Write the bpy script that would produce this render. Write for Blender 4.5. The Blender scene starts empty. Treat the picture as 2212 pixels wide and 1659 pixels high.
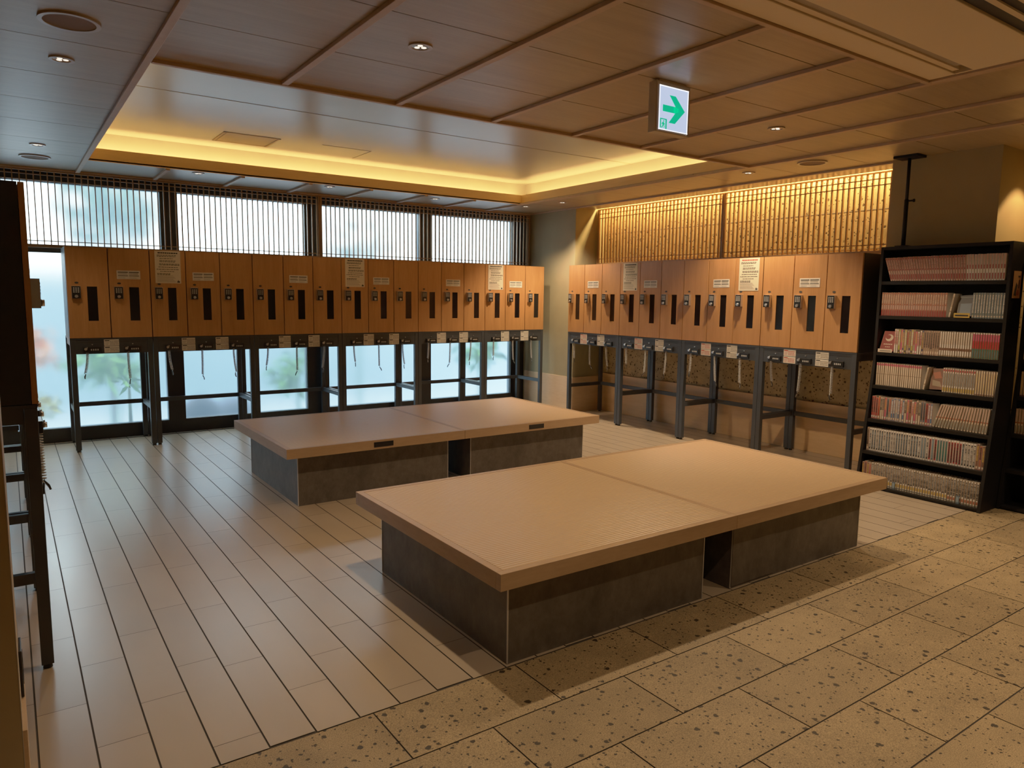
import bpy, bmesh, math, random
from mathutils import Vector, Matrix
random.seed(7)
S = bpy.context.scene
C = S.collection
PI = math.pi

# ------------------------------------------------------------------ helpers
class MB:
    """collects faces into ONE mesh"""
    def __init__(s):
        s.v = []; s.f = []; s.m = []; s.sm = []
    def face(s, pts, mi=0, smooth=False):
        b = len(s.v); s.v += [tuple(p) for p in pts]
        s.f.append(tuple(range(b, b + len(pts)))); s.m.append(mi); s.sm.append(smooth)
    def box(s, x0, x1, y0, y1, z0, z1, mi=0):
        b = len(s.v)
        s.v += [(x0,y0,z0),(x1,y0,z0),(x1,y1,z0),(x0,y1,z0),(x0,y0,z1),(x1,y0,z1),(x1,y1,z1),(x0,y1,z1)]
        for q in ((0,3,2,1),(4,5,6,7),(0,1,5,4),(1,2,6,5),(2,3,7,6),(3,0,4,7)):
            s.f.append(tuple(b+i for i in q)); s.m.append(mi); s.sm.append(False)
        return s
    def prism(s, poly, axis, a0, a1, mi=0):
        """poly in the two other axes (order xyz without axis)"""
        def P(q, a):
            l = list(q); l.insert('xyz'.index(axis), a); return tuple(l)
        n = len(poly); b = len(s.v)
        s.v += [P(q, a0) for q in poly] + [P(q, a1) for q in poly]
        s.f.append(tuple(b+i for i in range(n))); s.m.append(mi); s.sm.append(False)
        s.f.append(tuple(b+n+i for i in reversed(range(n)))); s.m.append(mi); s.sm.append(False)
        for i in range(n):
            j = (i+1) % n
            s.f.append((b+i, b+n+i, b+n+j, b+j)); s.m.append(mi); s.sm.append(False)
        return s
    def cyl(s, c, axis, r0, r1, h, n=20, mi=0, cap=True):
        ai = 'xyz'.index(axis); b = len(s.v)
        for k, r in ((0, r0), (h, r1)):
            for i in range(n):
                a = 2*PI*i/n; q = [r*math.cos(a), r*math.sin(a)]; q.insert(ai, k)
                s.v.append((c[0]+q[0], c[1]+q[1], c[2]+q[2]))
        for i in range(n):
            j = (i+1) % n
            s.f.append((b+i, b+j, b+n+j, b+n+i)); s.m.append(mi); s.sm.append(True)
        if cap:
            s.f.append(tuple(b+i for i in reversed(range(n)))); s.m.append(mi); s.sm.append(False)
            s.f.append(tuple(b+n+i for i in range(n))); s.m.append(mi); s.sm.append(False)
        return s
    def ring(s, c, ri, ro, z0, z1, n=28, mi=0):
        b = len(s.v)
        for r, z in ((ri,z1),(ro,z1),(ro,z0),(ri,z0)):
            for i in range(n):
                a = 2*PI*i/n; s.v.append((c[0]+r*math.cos(a), c[1]+r*math.sin(a), c[2]+z))
        for k in range(4):
            k2 = (k+1) % 4
            for i in range(n):
                j = (i+1) % n
                s.f.append((b+k*n+i, b+k*n+j, b+k2*n+j, b+k2*n+i)); s.m.append(mi); s.sm.append(False)
        return s
    def tube(s, pts, r, n=6, mi=0):
        b = len(s.v); N = len(pts); pts = [Vector(p) for p in pts]
        for i, p in enumerate(pts):
            d = (pts[min(i+1,N-1)] - pts[max(i-1,0)]).normalized()
            a = Vector((0,0,1)) if abs(d.z) < .9 else Vector((1,0,0))
            u = d.cross(a).normalized(); w = d.cross(u)
            for k in range(n):
                t = 2*PI*k/n; s.v.append(tuple(p + r*(math.cos(t)*u + math.sin(t)*w)))
        for i in range(N-1):
            for k in range(n):
                j = (k+1) % n
                s.f.append((b+i*n+k, b+i*n+j, b+(i+1)*n+j, b+(i+1)*n+k)); s.m.append(mi); s.sm.append(True)
        s.f.append(tuple(b+k for k in range(n))); s.m.append(mi); s.sm.append(False)
        s.f.append(tuple(b+(N-1)*n+k for k in reversed(range(n)))); s.m.append(mi); s.sm.append(False)
        return s
    def mesh(s, name, mats):
        me = bpy.data.meshes.new(name); me.from_pydata(s.v, [], s.f)
        for m in (mats if isinstance(mats, (list, tuple)) else [mats]): me.materials.append(m)
        for p, mi, sm in zip(me.polygons, s.m, s.sm): p.material_index = mi; p.use_smooth = sm
        me.update()
        bm = bmesh.new(); bm.from_mesh(me); bmesh.ops.recalc_face_normals(bm, faces=bm.faces); bm.to_mesh(me); bm.free()
        return me
    def build(s, name, mats, parent=None, bevel=0.0):
        o = bpy.data.objects.new(name, s.mesh(name, mats)); C.objects.link(o)
        if parent: o.parent = parent
        if bevel:
            b = o.modifiers.new('bev', 'BEVEL'); b.width = bevel; b.segments = 2; b.limit_method = 'ANGLE'
        return o

def tag(o, label=None, cat=None, group=None, kind=None):
    if label: o['label'] = label
    if cat: o['category'] = cat
    if group: o['group'] = group
    if kind: o['kind'] = kind
    return o
def empty(name, loc=(0,0,0), rz=0.0):
    o = bpy.data.objects.new(name, None); C.objects.link(o)
    o.location = loc; o.rotation_euler = (0,0,rz); o.empty_display_size = .05
    return o
KIDS = {}
def copy_tree(o, parent=None):
    c = o.copy(); C.objects.link(c)
    if parent: c.parent = parent
    for ch in o.children: copy_tree(ch, c)
    return c

ONES = ['zeroth','first','second','third','fourth','fifth','sixth','seventh','eighth','ninth','tenth','eleventh','twelfth',
 'thirteenth','fourteenth','fifteenth','sixteenth','seventeenth','eighteenth','nineteenth']
TENS = {2:'twent',3:'thirt',4:'fort',5:'fift',6:'sixt'}
def ordw(n):
    if n < 20: return ONES[n]
    t, u = divmod(n, 10)
    return TENS[t]+'ieth' if u == 0 else TENS[t]+'y-'+ONES[u]

# ------------------------------------------------------------------ materials
def newmat(name):
    m = bpy.data.materials.new(name); m.use_nodes = True
    nt = m.node_tree; b = nt.nodes['Principled BSDF']
    return m, nt, b
def N(nt, t, **k):
    n = nt.nodes.new(t)
    for a, v in k.items(): setattr(n, a, v)
    return n
def setin(n, **k):
    for a, v in k.items(): n.inputs[a.replace('_', ' ')].default_value = v
def plain(name, col, rough=.5, metal=0.0, spec=.5, var=0.0, vscale=6.0, bump=0.0, bscale=200.0):
    m, nt, b = newmat(name)
    b.inputs['Base Color'].default_value = (*col, 1); b.inputs['Roughness'].default_value = rough
    b.inputs['Metallic'].default_value = metal; b.inputs['Specular IOR Level'].default_value = spec
    tc = N(nt, 'ShaderNodeTexCoord')
    no = N(nt, 'ShaderNodeTexNoise'); setin(no, Scale=vscale, Detail=4.0)
    nt.links.new(tc.outputs['Object'], no.inputs['Vector'])
    mr = N(nt, 'ShaderNodeMapRange'); setin(mr, From_Min=.3, From_Max=.7, To_Min=1-var, To_Max=1+var)
    nt.links.new(no.outputs['Fac'], mr.inputs['Value'])
    mx = N(nt, 'ShaderNodeMix', data_type='RGBA', blend_type='MULTIPLY'); mx.inputs[0].default_value = 1
    mx.inputs[6].default_value = (*col, 1)
    nt.links.new(mr.outputs[0], mx.inputs[7]); nt.links.new(mx.outputs[2], b.inputs['Base Color'])
    if bump:
        n2 = N(nt, 'ShaderNodeTexNoise'); setin(n2, Scale=bscale, Detail=3.0)
        nt.links.new(tc.outputs['Object'], n2.inputs['Vector'])
        bp = N(nt, 'ShaderNodeBump'); setin(bp, Strength=bump, Distance=.002)
        nt.links.new(n2.outputs['Fac'], bp.inputs['Height']); nt.links.new(bp.outputs[0], b.inputs['Normal'])
    return m
def wood(name, dark, light, stretch, rough=.45, scale=1.0, contrast=.5, coat=0.0, hue=.0):
    """fine straight grain; stretch = per-axis scale in object space (small along the grain)"""
    m, nt, b = newmat(name)
    tc = N(nt, 'ShaderNodeTexCoord'); oi = N(nt, 'ShaderNodeObjectInfo')
    add = N(nt, 'ShaderNodeVectorMath', operation='ADD')
    sc = N(nt, 'ShaderNodeVectorMath', operation='SCALE'); sc.inputs['Scale'].default_value = 37.0
    cv = N(nt, 'ShaderNodeCombineXYZ')
    for i in range(3): nt.links.new(oi.outputs['Random'], cv.inputs[i])
    nt.links.new(cv.outputs[0], sc.inputs[0]); nt.links.new(tc.outputs['Object'], add.inputs[0]); nt.links.new(sc.outputs[0], add.inputs[1])
    mp = N(nt, 'ShaderNodeMapping'); mp.inputs['Scale'].default_value = [q*scale for q in stretch]
    nt.links.new(add.outputs[0], mp.inputs['Vector'])
    n1 = N(nt, 'ShaderNodeTexNoise'); setin(n1, Scale=1.0, Detail=3.0, Roughness=.6, Distortion=.2)
    n2 = N(nt, 'ShaderNodeTexNoise'); setin(n2, Scale=5.5, Detail=4.0, Roughness=.7)
    for n in (n1, n2): nt.links.new(mp.outputs[0], n.inputs['Vector'])
    ma = N(nt, 'ShaderNodeMath', operation='MULTIPLY_ADD'); ma.inputs[1].default_value = .45
    m2 = N(nt, 'ShaderNodeMath', operation='MULTIPLY'); m2.inputs[1].default_value = .55
    nt.links.new(n1.outputs['Fac'], m2.inputs[0]); nt.links.new(n2.outputs['Fac'], ma.inputs[0]); nt.links.new(m2.outputs[0], ma.inputs[2])
    mr = N(nt, 'ShaderNodeMapRange'); setin(mr, From_Min=.5-.25*contrast-.05, From_Max=.5+.25*contrast+.05)
    nt.links.new(ma.outputs[0], mr.inputs['Value'])
    mx = N(nt, 'ShaderNodeMix', data_type='RGBA'); mx.inputs[6].default_value = (*dark, 1); mx.inputs[7].default_value = (*light, 1)
    nt.links.new(mr.outputs[0], mx.inputs[0])
    nt.links.new(mx.outputs[2], b.inputs['Base Color'])
    b.inputs['Roughness'].default_value = rough
    if coat: b.inputs['Coat Weight'].default_value = coat; b.inputs['Coat Roughness'].default_value = .15
    return m
def emis(name, col, strength):
    m, nt, b = newmat(name)
    b.inputs['Base Color'].default_value = (*col, 1); b.inputs['Emission Color'].default_value = (*col, 1)
    b.inputs['Emission Strength'].default_value = strength
    no = N(nt, 'ShaderNodeTexNoise'); setin(no, Scale=3.0)
    return m

def attr_tile(name, base, var, rough, speck=False, coat=0.0):
    """tile surface with a per-tile tint from the colour attribute 'tint'"""
    m, nt, b = newmat(name)
    tc = N(nt, 'ShaderNodeTexCoord')
    at = N(nt, 'ShaderNodeVertexColor'); at.layer_name = 'tint'
    sep = N(nt, 'ShaderNodeSeparateColor'); nt.links.new(at.outputs['Color'], sep.inputs[0])
    off = N(nt, 'ShaderNodeVectorMath', operation='SCALE'); off.inputs['Scale'].default_value = 21.0
    nt.links.new(at.outputs['Color'], off.inputs[0])
    add = N(nt, 'ShaderNodeVectorMath', operation='ADD')
    nt.links.new(tc.outputs['Object'], add.inputs[0]); nt.links.new(off.outputs[0], add.inputs[1])
    mx = N(nt, 'ShaderNodeMix', data_type='RGBA', blend_type='MULTIPLY'); mx.inputs[0].default_value = 1
    mx.inputs[6].default_value = (*base, 1)
    mr = N(nt, 'ShaderNodeMapRange'); setin(mr, To_Min=1-var, To_Max=1+var)
    nt.links.new(sep.outputs[0], mr.inputs['Value'])
    if not speck:
        mp = N(nt, 'ShaderNodeMapping'); mp.inputs['Scale'].default_value = (5, 2.2, 5)
        nt.links.new(add.outputs[0], mp.inputs['Vector'])
        n1 = N(nt, 'ShaderNodeTexNoise'); setin(n1, Scale=1.3, Detail=2.0, Roughness=.5)
        nt.links.new(mp.outputs[0], n1.inputs['Vector'])
        m3 = N(nt, 'ShaderNodeMapRange'); setin(m3, From_Min=.3, From_Max=.7, To_Min=.95, To_Max=1.05)
        nt.links.new(n1.outputs['Fac'], m3.inputs['Value'])
        mm = N(nt, 'ShaderNodeMath', operation='MULTIPLY')
        nt.links.new(mr.outputs[0], mm.inputs[0]); nt.links.new(m3.outputs[0], mm.inputs[1])
        nt.links.new(mm.outputs[0], mx.inputs[7]); nt.links.new(mx.outputs[2], b.inputs['Base Color'])
        m4 = N(nt, 'ShaderNodeMapRange'); setin(m4, From_Min=.3, From_Max=.7, To_Min=rough-.012, To_Max=rough+.012)
        nt.links.new(n1.outputs['Fac'], m4.inputs['Value']); nt.links.new(m4.outputs[0], b.inputs['Roughness'])
    else:
        n1 = N(nt, 'ShaderNodeTexNoise'); setin(n1, Scale=5.0, Detail=5.0, Roughness=.6)
        n2 = N(nt, 'ShaderNodeTexNoise'); setin(n2, Scale=260.0, Detail=2.0)
        for n in (n1, n2): nt.links.new(add.outputs[0], n.inputs['Vector'])
        m3 = N(nt, 'ShaderNodeMapRange'); setin(m3, From_Min=.3, From_Max=.7, To_Min=.82, To_Max=1.14)
        nt.links.new(n1.outputs['Fac'], m3.inputs['Value'])
        m5 = N(nt, 'ShaderNodeMapRange'); setin(m5, From_Min=.3, From_Max=.7, To_Min=.55, To_Max=1.38)
        nt.links.new(n2.outputs['Fac'], m5.inputs['Value'])
        mm = N(nt, 'ShaderNodeMath', operation='MULTIPLY'); mm2 = N(nt, 'ShaderNodeMath', operation='MULTIPLY')
        nt.links.new(mr.outputs[0], mm.inputs[0]); nt.links.new(m3.outputs[0], mm.inputs[1])
        nt.links.new(mm.outputs[0], mm2.inputs[0]); nt.links.new(m5.outputs[0], mm2.inputs[1])
        nt.links.new(mm2.outputs[0], mx.inputs[7])
        fac = specks(nt, add.outputs[0])
        m6 = N(nt, 'ShaderNodeMix', data_type='RGBA'); m6.inputs[7].default_value = (.035, .024, .012, 1)
        nt.links.new(fac, m6.inputs[0]); nt.links.new(mx.outputs[2], m6.inputs[6]); nt.links.new(m6.outputs[2], b.inputs['Base Color'])
        b.inputs['Roughness'].default_value = rough
        bp = N(nt, 'ShaderNodeBump'); setin(bp, Strength=.35, Distance=.003); bp.invert = True
        nt.links.new(fac, bp.inputs['Height']); nt.links.new(bp.outputs[0], b.inputs['Normal'])
    if not speck: b.inputs['Specular IOR Level'].default_value = 1.0; b.inputs['IOR'].default_value = 1.75
    return m
def specks(nt, vec, s1=25.0, s2=62.0):
    """scattered irregular pits, 0..1"""
    wn = N(nt, 'ShaderNodeTexNoise'); setin(wn, Scale=60.0, Detail=2.0)
    nt.links.new(vec, wn.inputs['Vector'])
    wv = N(nt, 'ShaderNodeVectorMath', operation='SCALE'); wv.inputs['Scale'].default_value = .018
    nt.links.new(wn.outputs['Color'], wv.inputs[0])
    ad = N(nt, 'ShaderNodeVectorMath', operation='ADD'); nt.links.new(vec, ad.inputs[0]); nt.links.new(wv.outputs[0], ad.inputs[1])
    outs = []
    for sc, th, keep in ((s1, .36, .48), (s2, .40, .44)):
        vo = N(nt, 'ShaderNodeTexVoronoi', feature='F1'); setin(vo, Scale=sc)
        nt.links.new(ad.outputs[0], vo.inputs['Vector'])
        sp = N(nt, 'ShaderNodeSeparateColor'); nt.links.new(vo.outputs['Color'], sp.inputs[0])
        k = N(nt, 'ShaderNodeMapRange'); setin(k, From_Min=keep, From_Max=1.0, To_Min=0.0, To_Max=th)
        nt.links.new(sp.outputs[0], k.inputs['Value'])
        d = N(nt, 'ShaderNodeMath', operation='SUBTRACT'); nt.links.new(k.outputs[0], d.inputs[0]); nt.links.new(vo.outputs['Distance'], d.inputs[1])
        g = N(nt, 'ShaderNodeMapRange'); setin(g, From_Min=0.0, From_Max=.05); nt.links.new(d.outputs[0], g.inputs['Value'])
        outs.append(g.outputs[0])
    mxx = N(nt, 'ShaderNodeMath', operation='MAXIMUM'); nt.links.new(outs[0], mxx.inputs[0]); nt.links.new(outs[1], mxx.inputs[1])
    return mxx.outputs[0]
def stone(name, base, rough=.8):
    m, nt, b = newmat(name)
    tc = N(nt, 'ShaderNodeTexCoord')
    n1 = N(nt, 'ShaderNodeTexNoise'); setin(n1, Scale=9.0, Detail=6.0, Roughness=.7)
    nt.links.new(tc.outputs['Object'], n1.inputs['Vector'])
    m3 = N(nt, 'ShaderNodeMapRange'); setin(m3, From_Min=.3, From_Max=.7, To_Min=.72, To_Max=1.2); nt.links.new(n1.outputs['Fac'], m3.inputs['Value'])
    mx = N(nt, 'ShaderNodeMix', data_type='RGBA', blend_type='MULTIPLY'); mx.inputs[0].default_value = 1; mx.inputs[6].default_value = (*base, 1)
    nt.links.new(m3.outputs[0], mx.inputs[7])
    fac = specks(nt, tc.outputs['Object'], 14.0, 36.0)
    m6 = N(nt, 'ShaderNodeMix', data_type='RGBA'); m6.inputs[7].default_value = (base[0]*.18, base[1]*.14, base[2]*.1, 1)
    nt.links.new(fac, m6.inputs[0]); nt.links.new(mx.outputs[2], m6.inputs[6]); nt.links.new(m6.outputs[2], b.inputs['Base Color'])
    bp = N(nt, 'ShaderNodeBump'); setin(bp, Strength=.5, Distance=.006); bp.invert = True
    nt.links.new(fac, bp.inputs['Height']); nt.links.new(bp.outputs[0], b.inputs['Normal'])
    b.inputs['Roughness'].default_value = rough
    return m
def tatami_mat():
    m, nt, b = newmat('tatami_weave')
    tc = N(nt, 'ShaderNodeTexCoord')
    wv = N(nt, 'ShaderNodeTexWave', wave_type='BANDS', bands_direction='Y'); setin(wv, Scale=17.0, Distortion=.8, Detail=2.0)
    wv.inputs['Detail Scale'].default_value = 1.5
    nt.links.new(tc.outputs['Object'], wv.inputs['Vector'])
    mp = N(nt, 'ShaderNodeMapping'); mp.inputs['Scale'].default_value = (6, 70, 1); nt.links.new(tc.outputs['Object'], mp.inputs['Vector'])
    no = N(nt, 'ShaderNodeTexNoise'); setin(no, Scale=2.0, Detail=5.0, Roughness=.7); nt.links.new(mp.outputs[0], no.inputs['Vector'])
    ma = N(nt, 'ShaderNodeMath', operation='MULTIPLY_ADD'); ma.inputs[1].default_value = .35
    m2 = N(nt, 'ShaderNodeMath', operation='MULTIPLY'); m2.inputs[1].default_value = .65
    nt.links.new(no.outputs['Fac'], m2.inputs[0]); nt.links.new(wv.outputs['Fac'], ma.inputs[0]); nt.links.new(m2.outputs[0], ma.inputs[2])
    mx = N(nt, 'ShaderNodeMix', data_type='RGBA'); mx.inputs[6].default_value = (.41, .25, .115, 1); mx.inputs[7].default_value = (.66, .445, .235, 1)
    nt.links.new(ma.outputs[0], mx.inputs[0]); nt.links.new(mx.outputs[2], b.inputs['Base Color'])
    b.inputs['Roughness'].default_value = .4
    bp = N(nt, 'ShaderNodeBump'); setin(bp, Strength=.8, Distance=.003); nt.links.new(wv.outputs['Fac'], bp.inputs['Height']); nt.links.new(bp.outputs[0], b.inputs['Normal'])
    return m
def laminate():
    m, nt, b = newmat('dark_stone_laminate')
    tc = N(nt, 'ShaderNodeTexCoord')
    n1 = N(nt, 'ShaderNodeTexNoise'); setin(n1, Scale=3.2, Detail=8.0, Roughness=.72, Distortion=.6)
    mp = N(nt, 'ShaderNodeMapping'); mp.inputs['Scale'].default_value = (4, 4, 2.6); nt.links.new(tc.outputs['Object'], mp.inputs['Vector'])
    n2 = N(nt, 'ShaderNodeTexNoise'); setin(n2, Scale=4.0, Detail=6.0, Roughness=.7)
    nt.links.new(tc.outputs['Object'], n1.inputs['Vector']); nt.links.new(mp.outputs[0], n2.inputs['Vector'])
    mu = N(nt, 'ShaderNodeMath', operation='MULTIPLY'); nt.links.new(n1.outputs['Fac'], mu.inputs[0]); nt.links.new(n2.outputs['Fac'], mu.inputs[1])
    cr = N(nt, 'ShaderNodeMapRange'); setin(cr, From_Min=.12, From_Max=.42); nt.links.new(mu.outputs[0], cr.inputs['Value'])
    mx = N(nt, 'ShaderNodeMix', data_type='RGBA'); mx.inputs[6].default_value = (.050, .040, .032, 1); mx.inputs[7].default_value = (.13, .11, .09, 1)
    nt.links.new(cr.outputs[0], mx.inputs[0]); nt.links.new(mx.outputs[2], b.inputs['Base Color'])
    b.inputs['Roughness'].default_value = .5
    return m
def frosted(name, strength):
    """frosted film glass: scatters the daylight evenly, lets a soft view of the garden through"""
    m, nt, b = newmat(name)
    out = nt.nodes['Material Output']
    em = N(nt, 'ShaderNodeEmission'); em.inputs['Color'].default_value = (.42, .72, 1.0, 1); em.inputs['Strength'].default_value = strength
    rf = N(nt, 'ShaderNodeBsdfRefraction'); setin(rf, Roughness=.38, IOR=1.35); rf.inputs['Color'].default_value = (.94, 1, 1, 1)
    no = N(nt, 'ShaderNodeTexNoise'); setin(no, Scale=.0)
    mx = N(nt, 'ShaderNodeMixShader'); mx.inputs[0].default_value = .84
    nt.links.new(em.outputs[0], mx.inputs[1]); nt.links.new(rf.outputs[0], mx.inputs[2])
    gl = N(nt, 'ShaderNodeBsdfGlossy'); setin(gl, Roughness=.3)
    m2 = N(nt, 'ShaderNodeMixShader'); m2.inputs[0].default_value = .04
    nt.links.new(mx.outputs[0], m2.inputs[1]); nt.links.new(gl.outputs[0], m2.inputs[2]); nt.links.new(m2.outputs[0], out.inputs[0])
    return m

# brightness knobs
FROST = .8; FROST_UP = 1.5; WORLD = 5.0; SPOT = 62.0; COVE = 1.05

M = dict(
 locker = wood('locker_wood', (.36,.155,.045), (.50,.235,.080), (14,14,1.1), .42, contrast=.55),
 locker_edge = plain('locker_edge_wood', (.30,.12,.04), .5, var=.1),
 ceil = wood('ceiling_wood', (.29,.197,.102), (.42,.298,.162), (1.3,16,16), .38, contrast=.75),
 batten = wood('batten_wood', (.42,.27,.16), (.52,.345,.21), (3,3,3), .5),
 seam = plain('ceiling_seam', (.05,.025,.012), .8),
 lattice = wood('lattice_wood', (.30,.16,.065), (.40,.22,.095), (6,6,2), .5),
 fascia = wood('cove_fascia_wood', (.66,.42,.16), (.76,.50,.21), (1.5,1.5,20), .45),
 uceil = plain('recess_ceiling_paper', (.41,.395,.35), .30, var=.03, vscale=3, bump=.03),
 plank = attr_tile('plank_tile', (.41,.315,.215), .05, .29, coat=.6),
 stone = attr_tile('pitted_stone_tile', (.315,.222,.110), .13, .6, speck=True),
 grout = plain('dark_grout', (.055,.045,.036), .8),
 khaki = plain('khaki_plaster', (.30,.255,.145), .8, var=.05, bump=.08),
 cream = plain('cream_plaster', (.55,.43,.24), .8, var=.04, bump=.06),
 white = plain('white_bead', (.60,.52,.40), .6),
 wains = wood('wainscot_wood', (.62,.42,.24), (.72,.51,.31), (2,2,14), .5, contrast=.4),
 orange = wood('orange_wainscot', (.66,.40,.18), (.76,.48,.23), (2,2,14), .45, contrast=.4),
 stonewall = stone('pitted_stone_wall', (.46,.33,.16)),
 frame = plain('black_aluminium', (.018,.016,.015), .4, var=.05),
 sill = plain('sill_metal', (.62,.58,.52), .25, metal=.9),
 steel = plain('charcoal_steel', (.034,.039,.046), .42, metal=.0, var=.06, vscale=3),
 black = plain('black_panel', (.012,.011,.011), .45),
 shelfblack = plain('black_wood', (.007,.006,.0055), .55, spec=.25, var=.15, vscale=12),
 plastic = plain('black_plastic', (.010,.010,.011), .3),
 glass = plain('smoked_window', (.006,.005,.006), .12, spec=.5),
 silver = plain('brushed_silver', (.62,.61,.60), .28, metal=.9),
 keys = plain('grey_keys', (.50,.49,.47), .4),
 rubber = plain('rubber_foot', (.02,.02,.02), .7),
 paper = plain('cream_paper', (.66,.56,.40), .75, var=.04),
 card = plain('white_card', (.66,.60,.50), .7, var=.04),
 ink = plain('black_ink', (.03,.028,.026), .7),
 redink = plain('red_ink', (.45,.06,.04), .7),
 greyink = plain('grey_ink', (.22,.19,.15), .7),
 coil = plain('clear_coil', (.42,.41,.39), .3),
 tatami = tatami_mat(),
 benchwood = wood('bench_edge_wood', (.36,.22,.11), (.46,.29,.155), (2.5,2.5,14), .42, contrast=.5),
 lam = laminate(),
 alu = plain('corner_trim', (.55,.53,.50), .35, metal=.6),
 acw = plain('beige_plastic', (.78,.60,.37), .5),
 acg = plain('grey_flap', (.36,.28,.19), .5),
 fixture = plain('fixture_ring', (.42,.32,.23), .35),
 lens = emis('lamp_lens', (1.0,.86,.66), 1.1),
 reflector = plain('lamp_reflector', (.75,.70,.62), .12, metal=.9),
 spk = plain('speaker_cloth', (.19,.11,.06), .8, bump=.3),
 signwhite = emis('sign_face', (.55,.66,1.0), .62),
 signedge = emis('sign_edge', (.90,.92,1.0), 1.5),
 signgreen = emis('sign_green', (.0,.42,.20), .75),
 led = emis('led_strip', (1.0,.62,.16), 6.0),
 leaf = plain('bamboo_leaf', (.20,.46,.06), .5, var=.3),
 leafdark = plain('tree_leaf', (.10,.19,.08), .6, var=.3),
 yellow = plain('yellow_flower', (.75,.60,.06), .6, var=.2),
 orangefl = plain('orange_leaf', (.95,.42,.10), .6, var=.2),
 cane = plain('bamboo_cane', (.22,.28,.10), .5),
 gravel = plain('pale_gravel', (.32,.38,.44), .9, var=.2, vscale=20),
 rock = plain('garden_rock', (.10,.11,.14), .85, var=.3),
)
M['glasspane'] = frosted('frosted_glass', FROST); M['glassupper'] = frosted('frosted_glass_upper', FROST_UP)

# ------------------------------------------------------------------ constants of the room
ZC = 2.64
XW, XL = 6.54, -0.56          # right wall, wall behind the side locker row
YW = 8.40                      # window plane
YSTONE = 2.285
BAT = [.64, 1.31, 1.985, 2.665, 3.34, 4.01, 4.66, 5.30]
RX0, RX1, RY0, RY1 = .655, 5.32, 4.085, 7.45     # recess opening

# ------------------------------------------------------------------ floor
def tint_faces(me, base_faces):
    at = me.color_attributes.new('tint', 'FLOAT_COLOR', 'CORNER')
    for p in me.polygons:
        r = random.Random(p.index*31+5); c = (r.random(), r.random(), r.random(), 1)
        for li in p.loop_indices: at.data[li].color = c
fl = MB().box(-3.2, 8.0, -3.2, 8.6, -.06, -.004).build('floor', M['grout']); tag(fl, kind='structure')
pm = MB(); g = .0030
k0 = -5
offs = [0, .21, .42, .32]
xs = .162 - .1585*18
i = -18
x = xs
while x < 6.5:
    o = 2.60 + offs[i % 4] - .628*3
    while o < YW:
        a, b_ = max(o, YSTONE), min(o+.628, YW)
        if b_ - a > .01:
            pm.face([(x+g, a+g*.42, 0), (x+.1585-g, a+g*.42, 0), (x+.1585-g, b_-g*.42, 0), (x+g, b_-g*.42, 0)])
        o += .628
    x += .1585; i += 1
po = pm.build('plank_floor', M['plank'], fl); tint_faces(po.data, None)
sm_ = MB(); row = 0; y1 = YSTONE-.003
while y1 > -3.0:
    y0 = y1 - .3125
    x = 1.004 - .624*7 + (.312 if row % 2 else 0)
    while x < 7.6:
        sm_.face([(x+.0028, y0+.0028, 0), (x+.624-.0028, y0+.0028, 0), (x+.624-.0028, y1-.0028, 0), (x+.0028, y1-.0028, 0)])
        x += .624
    y1 = y0; row += 1
so = sm_.build('stone_tile_floor', M['stone'], fl); tint_faces(so.data, None)
so['label'] = 'pitted beige stone tiles'; po['label'] = 'pale wood-look plank tiles'

# ------------------------------------------------------------------ walls
def struct(name, mb, mats, parent=None):
    o = mb.build(name, mats, parent)
    if not parent: o['kind'] = 'structure'
    return o
# left wall behind the side row, and the near wall end that sticks out
struct('wall_left', MB().box(XL-.1, XL, 2.62, 8.5, 0, ZC+.5), M['cream'])
wl = struct('wall_left_end', MB().box(-3.0, -.031, YSTONE, 2.62, 0, ZC+.4), M['cream'])
MB().box(-.0315, -.029, YSTONE, 2.62, 0, ZC).build('corner_facing', M['white'], wl)
struct('baseboard_left', MB().box(-.029, -.019, YSTONE+.02, 2.62, 0, .285), M['wains'])
struct('wall_near_left', MB().box(-3.1, -3.0, -3.1, YSTONE, 0, ZC+.4), M['cream'])
struct('wall_back', MB().box(-3.1, 7.7, -3.1, -3.0, 0, ZC+.4), M['cream'])
# right wall
struct('wall_right', MB().box(XW, XW+.1, 2.38, 7.3, 0, 3.0), M['stonewall'])
struct('wall_right_near', MB().box(XW, XW+.1, -3.1, 2.38, 0, 3.0), M['cream'])
mbj = MB()
for z in (1.28, 1.63, 1.98, 2.33):
    mbj.box(XW-.0012, XW+.001, 3.2, 7.27, z-.0035, z+.0035)
mbj.build('stone_joint', M['greyink'], bpy.data.objects['wall_right'])
struct('added_light_stop', MB().box(6.352, XW-.0015, 3.205, 7.265, 1.885, 1.903), M['lattice'])  # added unseen ledge, stops slot light leaking down behind the lockers
wr = struct('trim_1', MB().box(XW-.035, XW-.001, 3.2, 7.27, 0, .50), M['orange'])
# far-right pillar beside the windows
pl = struct('wall_pillar', MB().box(6.05, XW+.1, 7.27, 8.55, 0, ZC+.4), M['khaki'])
MB().box(6.038, 6.05, 7.262, 8.33, 0, .457).box(6.038, 6.50, 7.258, 7.27, 0, .457).build('wainscot', M['wains'], pl)
# pier behind the bookshelf
struct('wall_pier', MB().box(6.0, XW, 2.40, 3.20, 0, ZC+.4), plain('pier_plaster', (.33,.235,.105), .8, var=.04, bump=.06))

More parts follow.
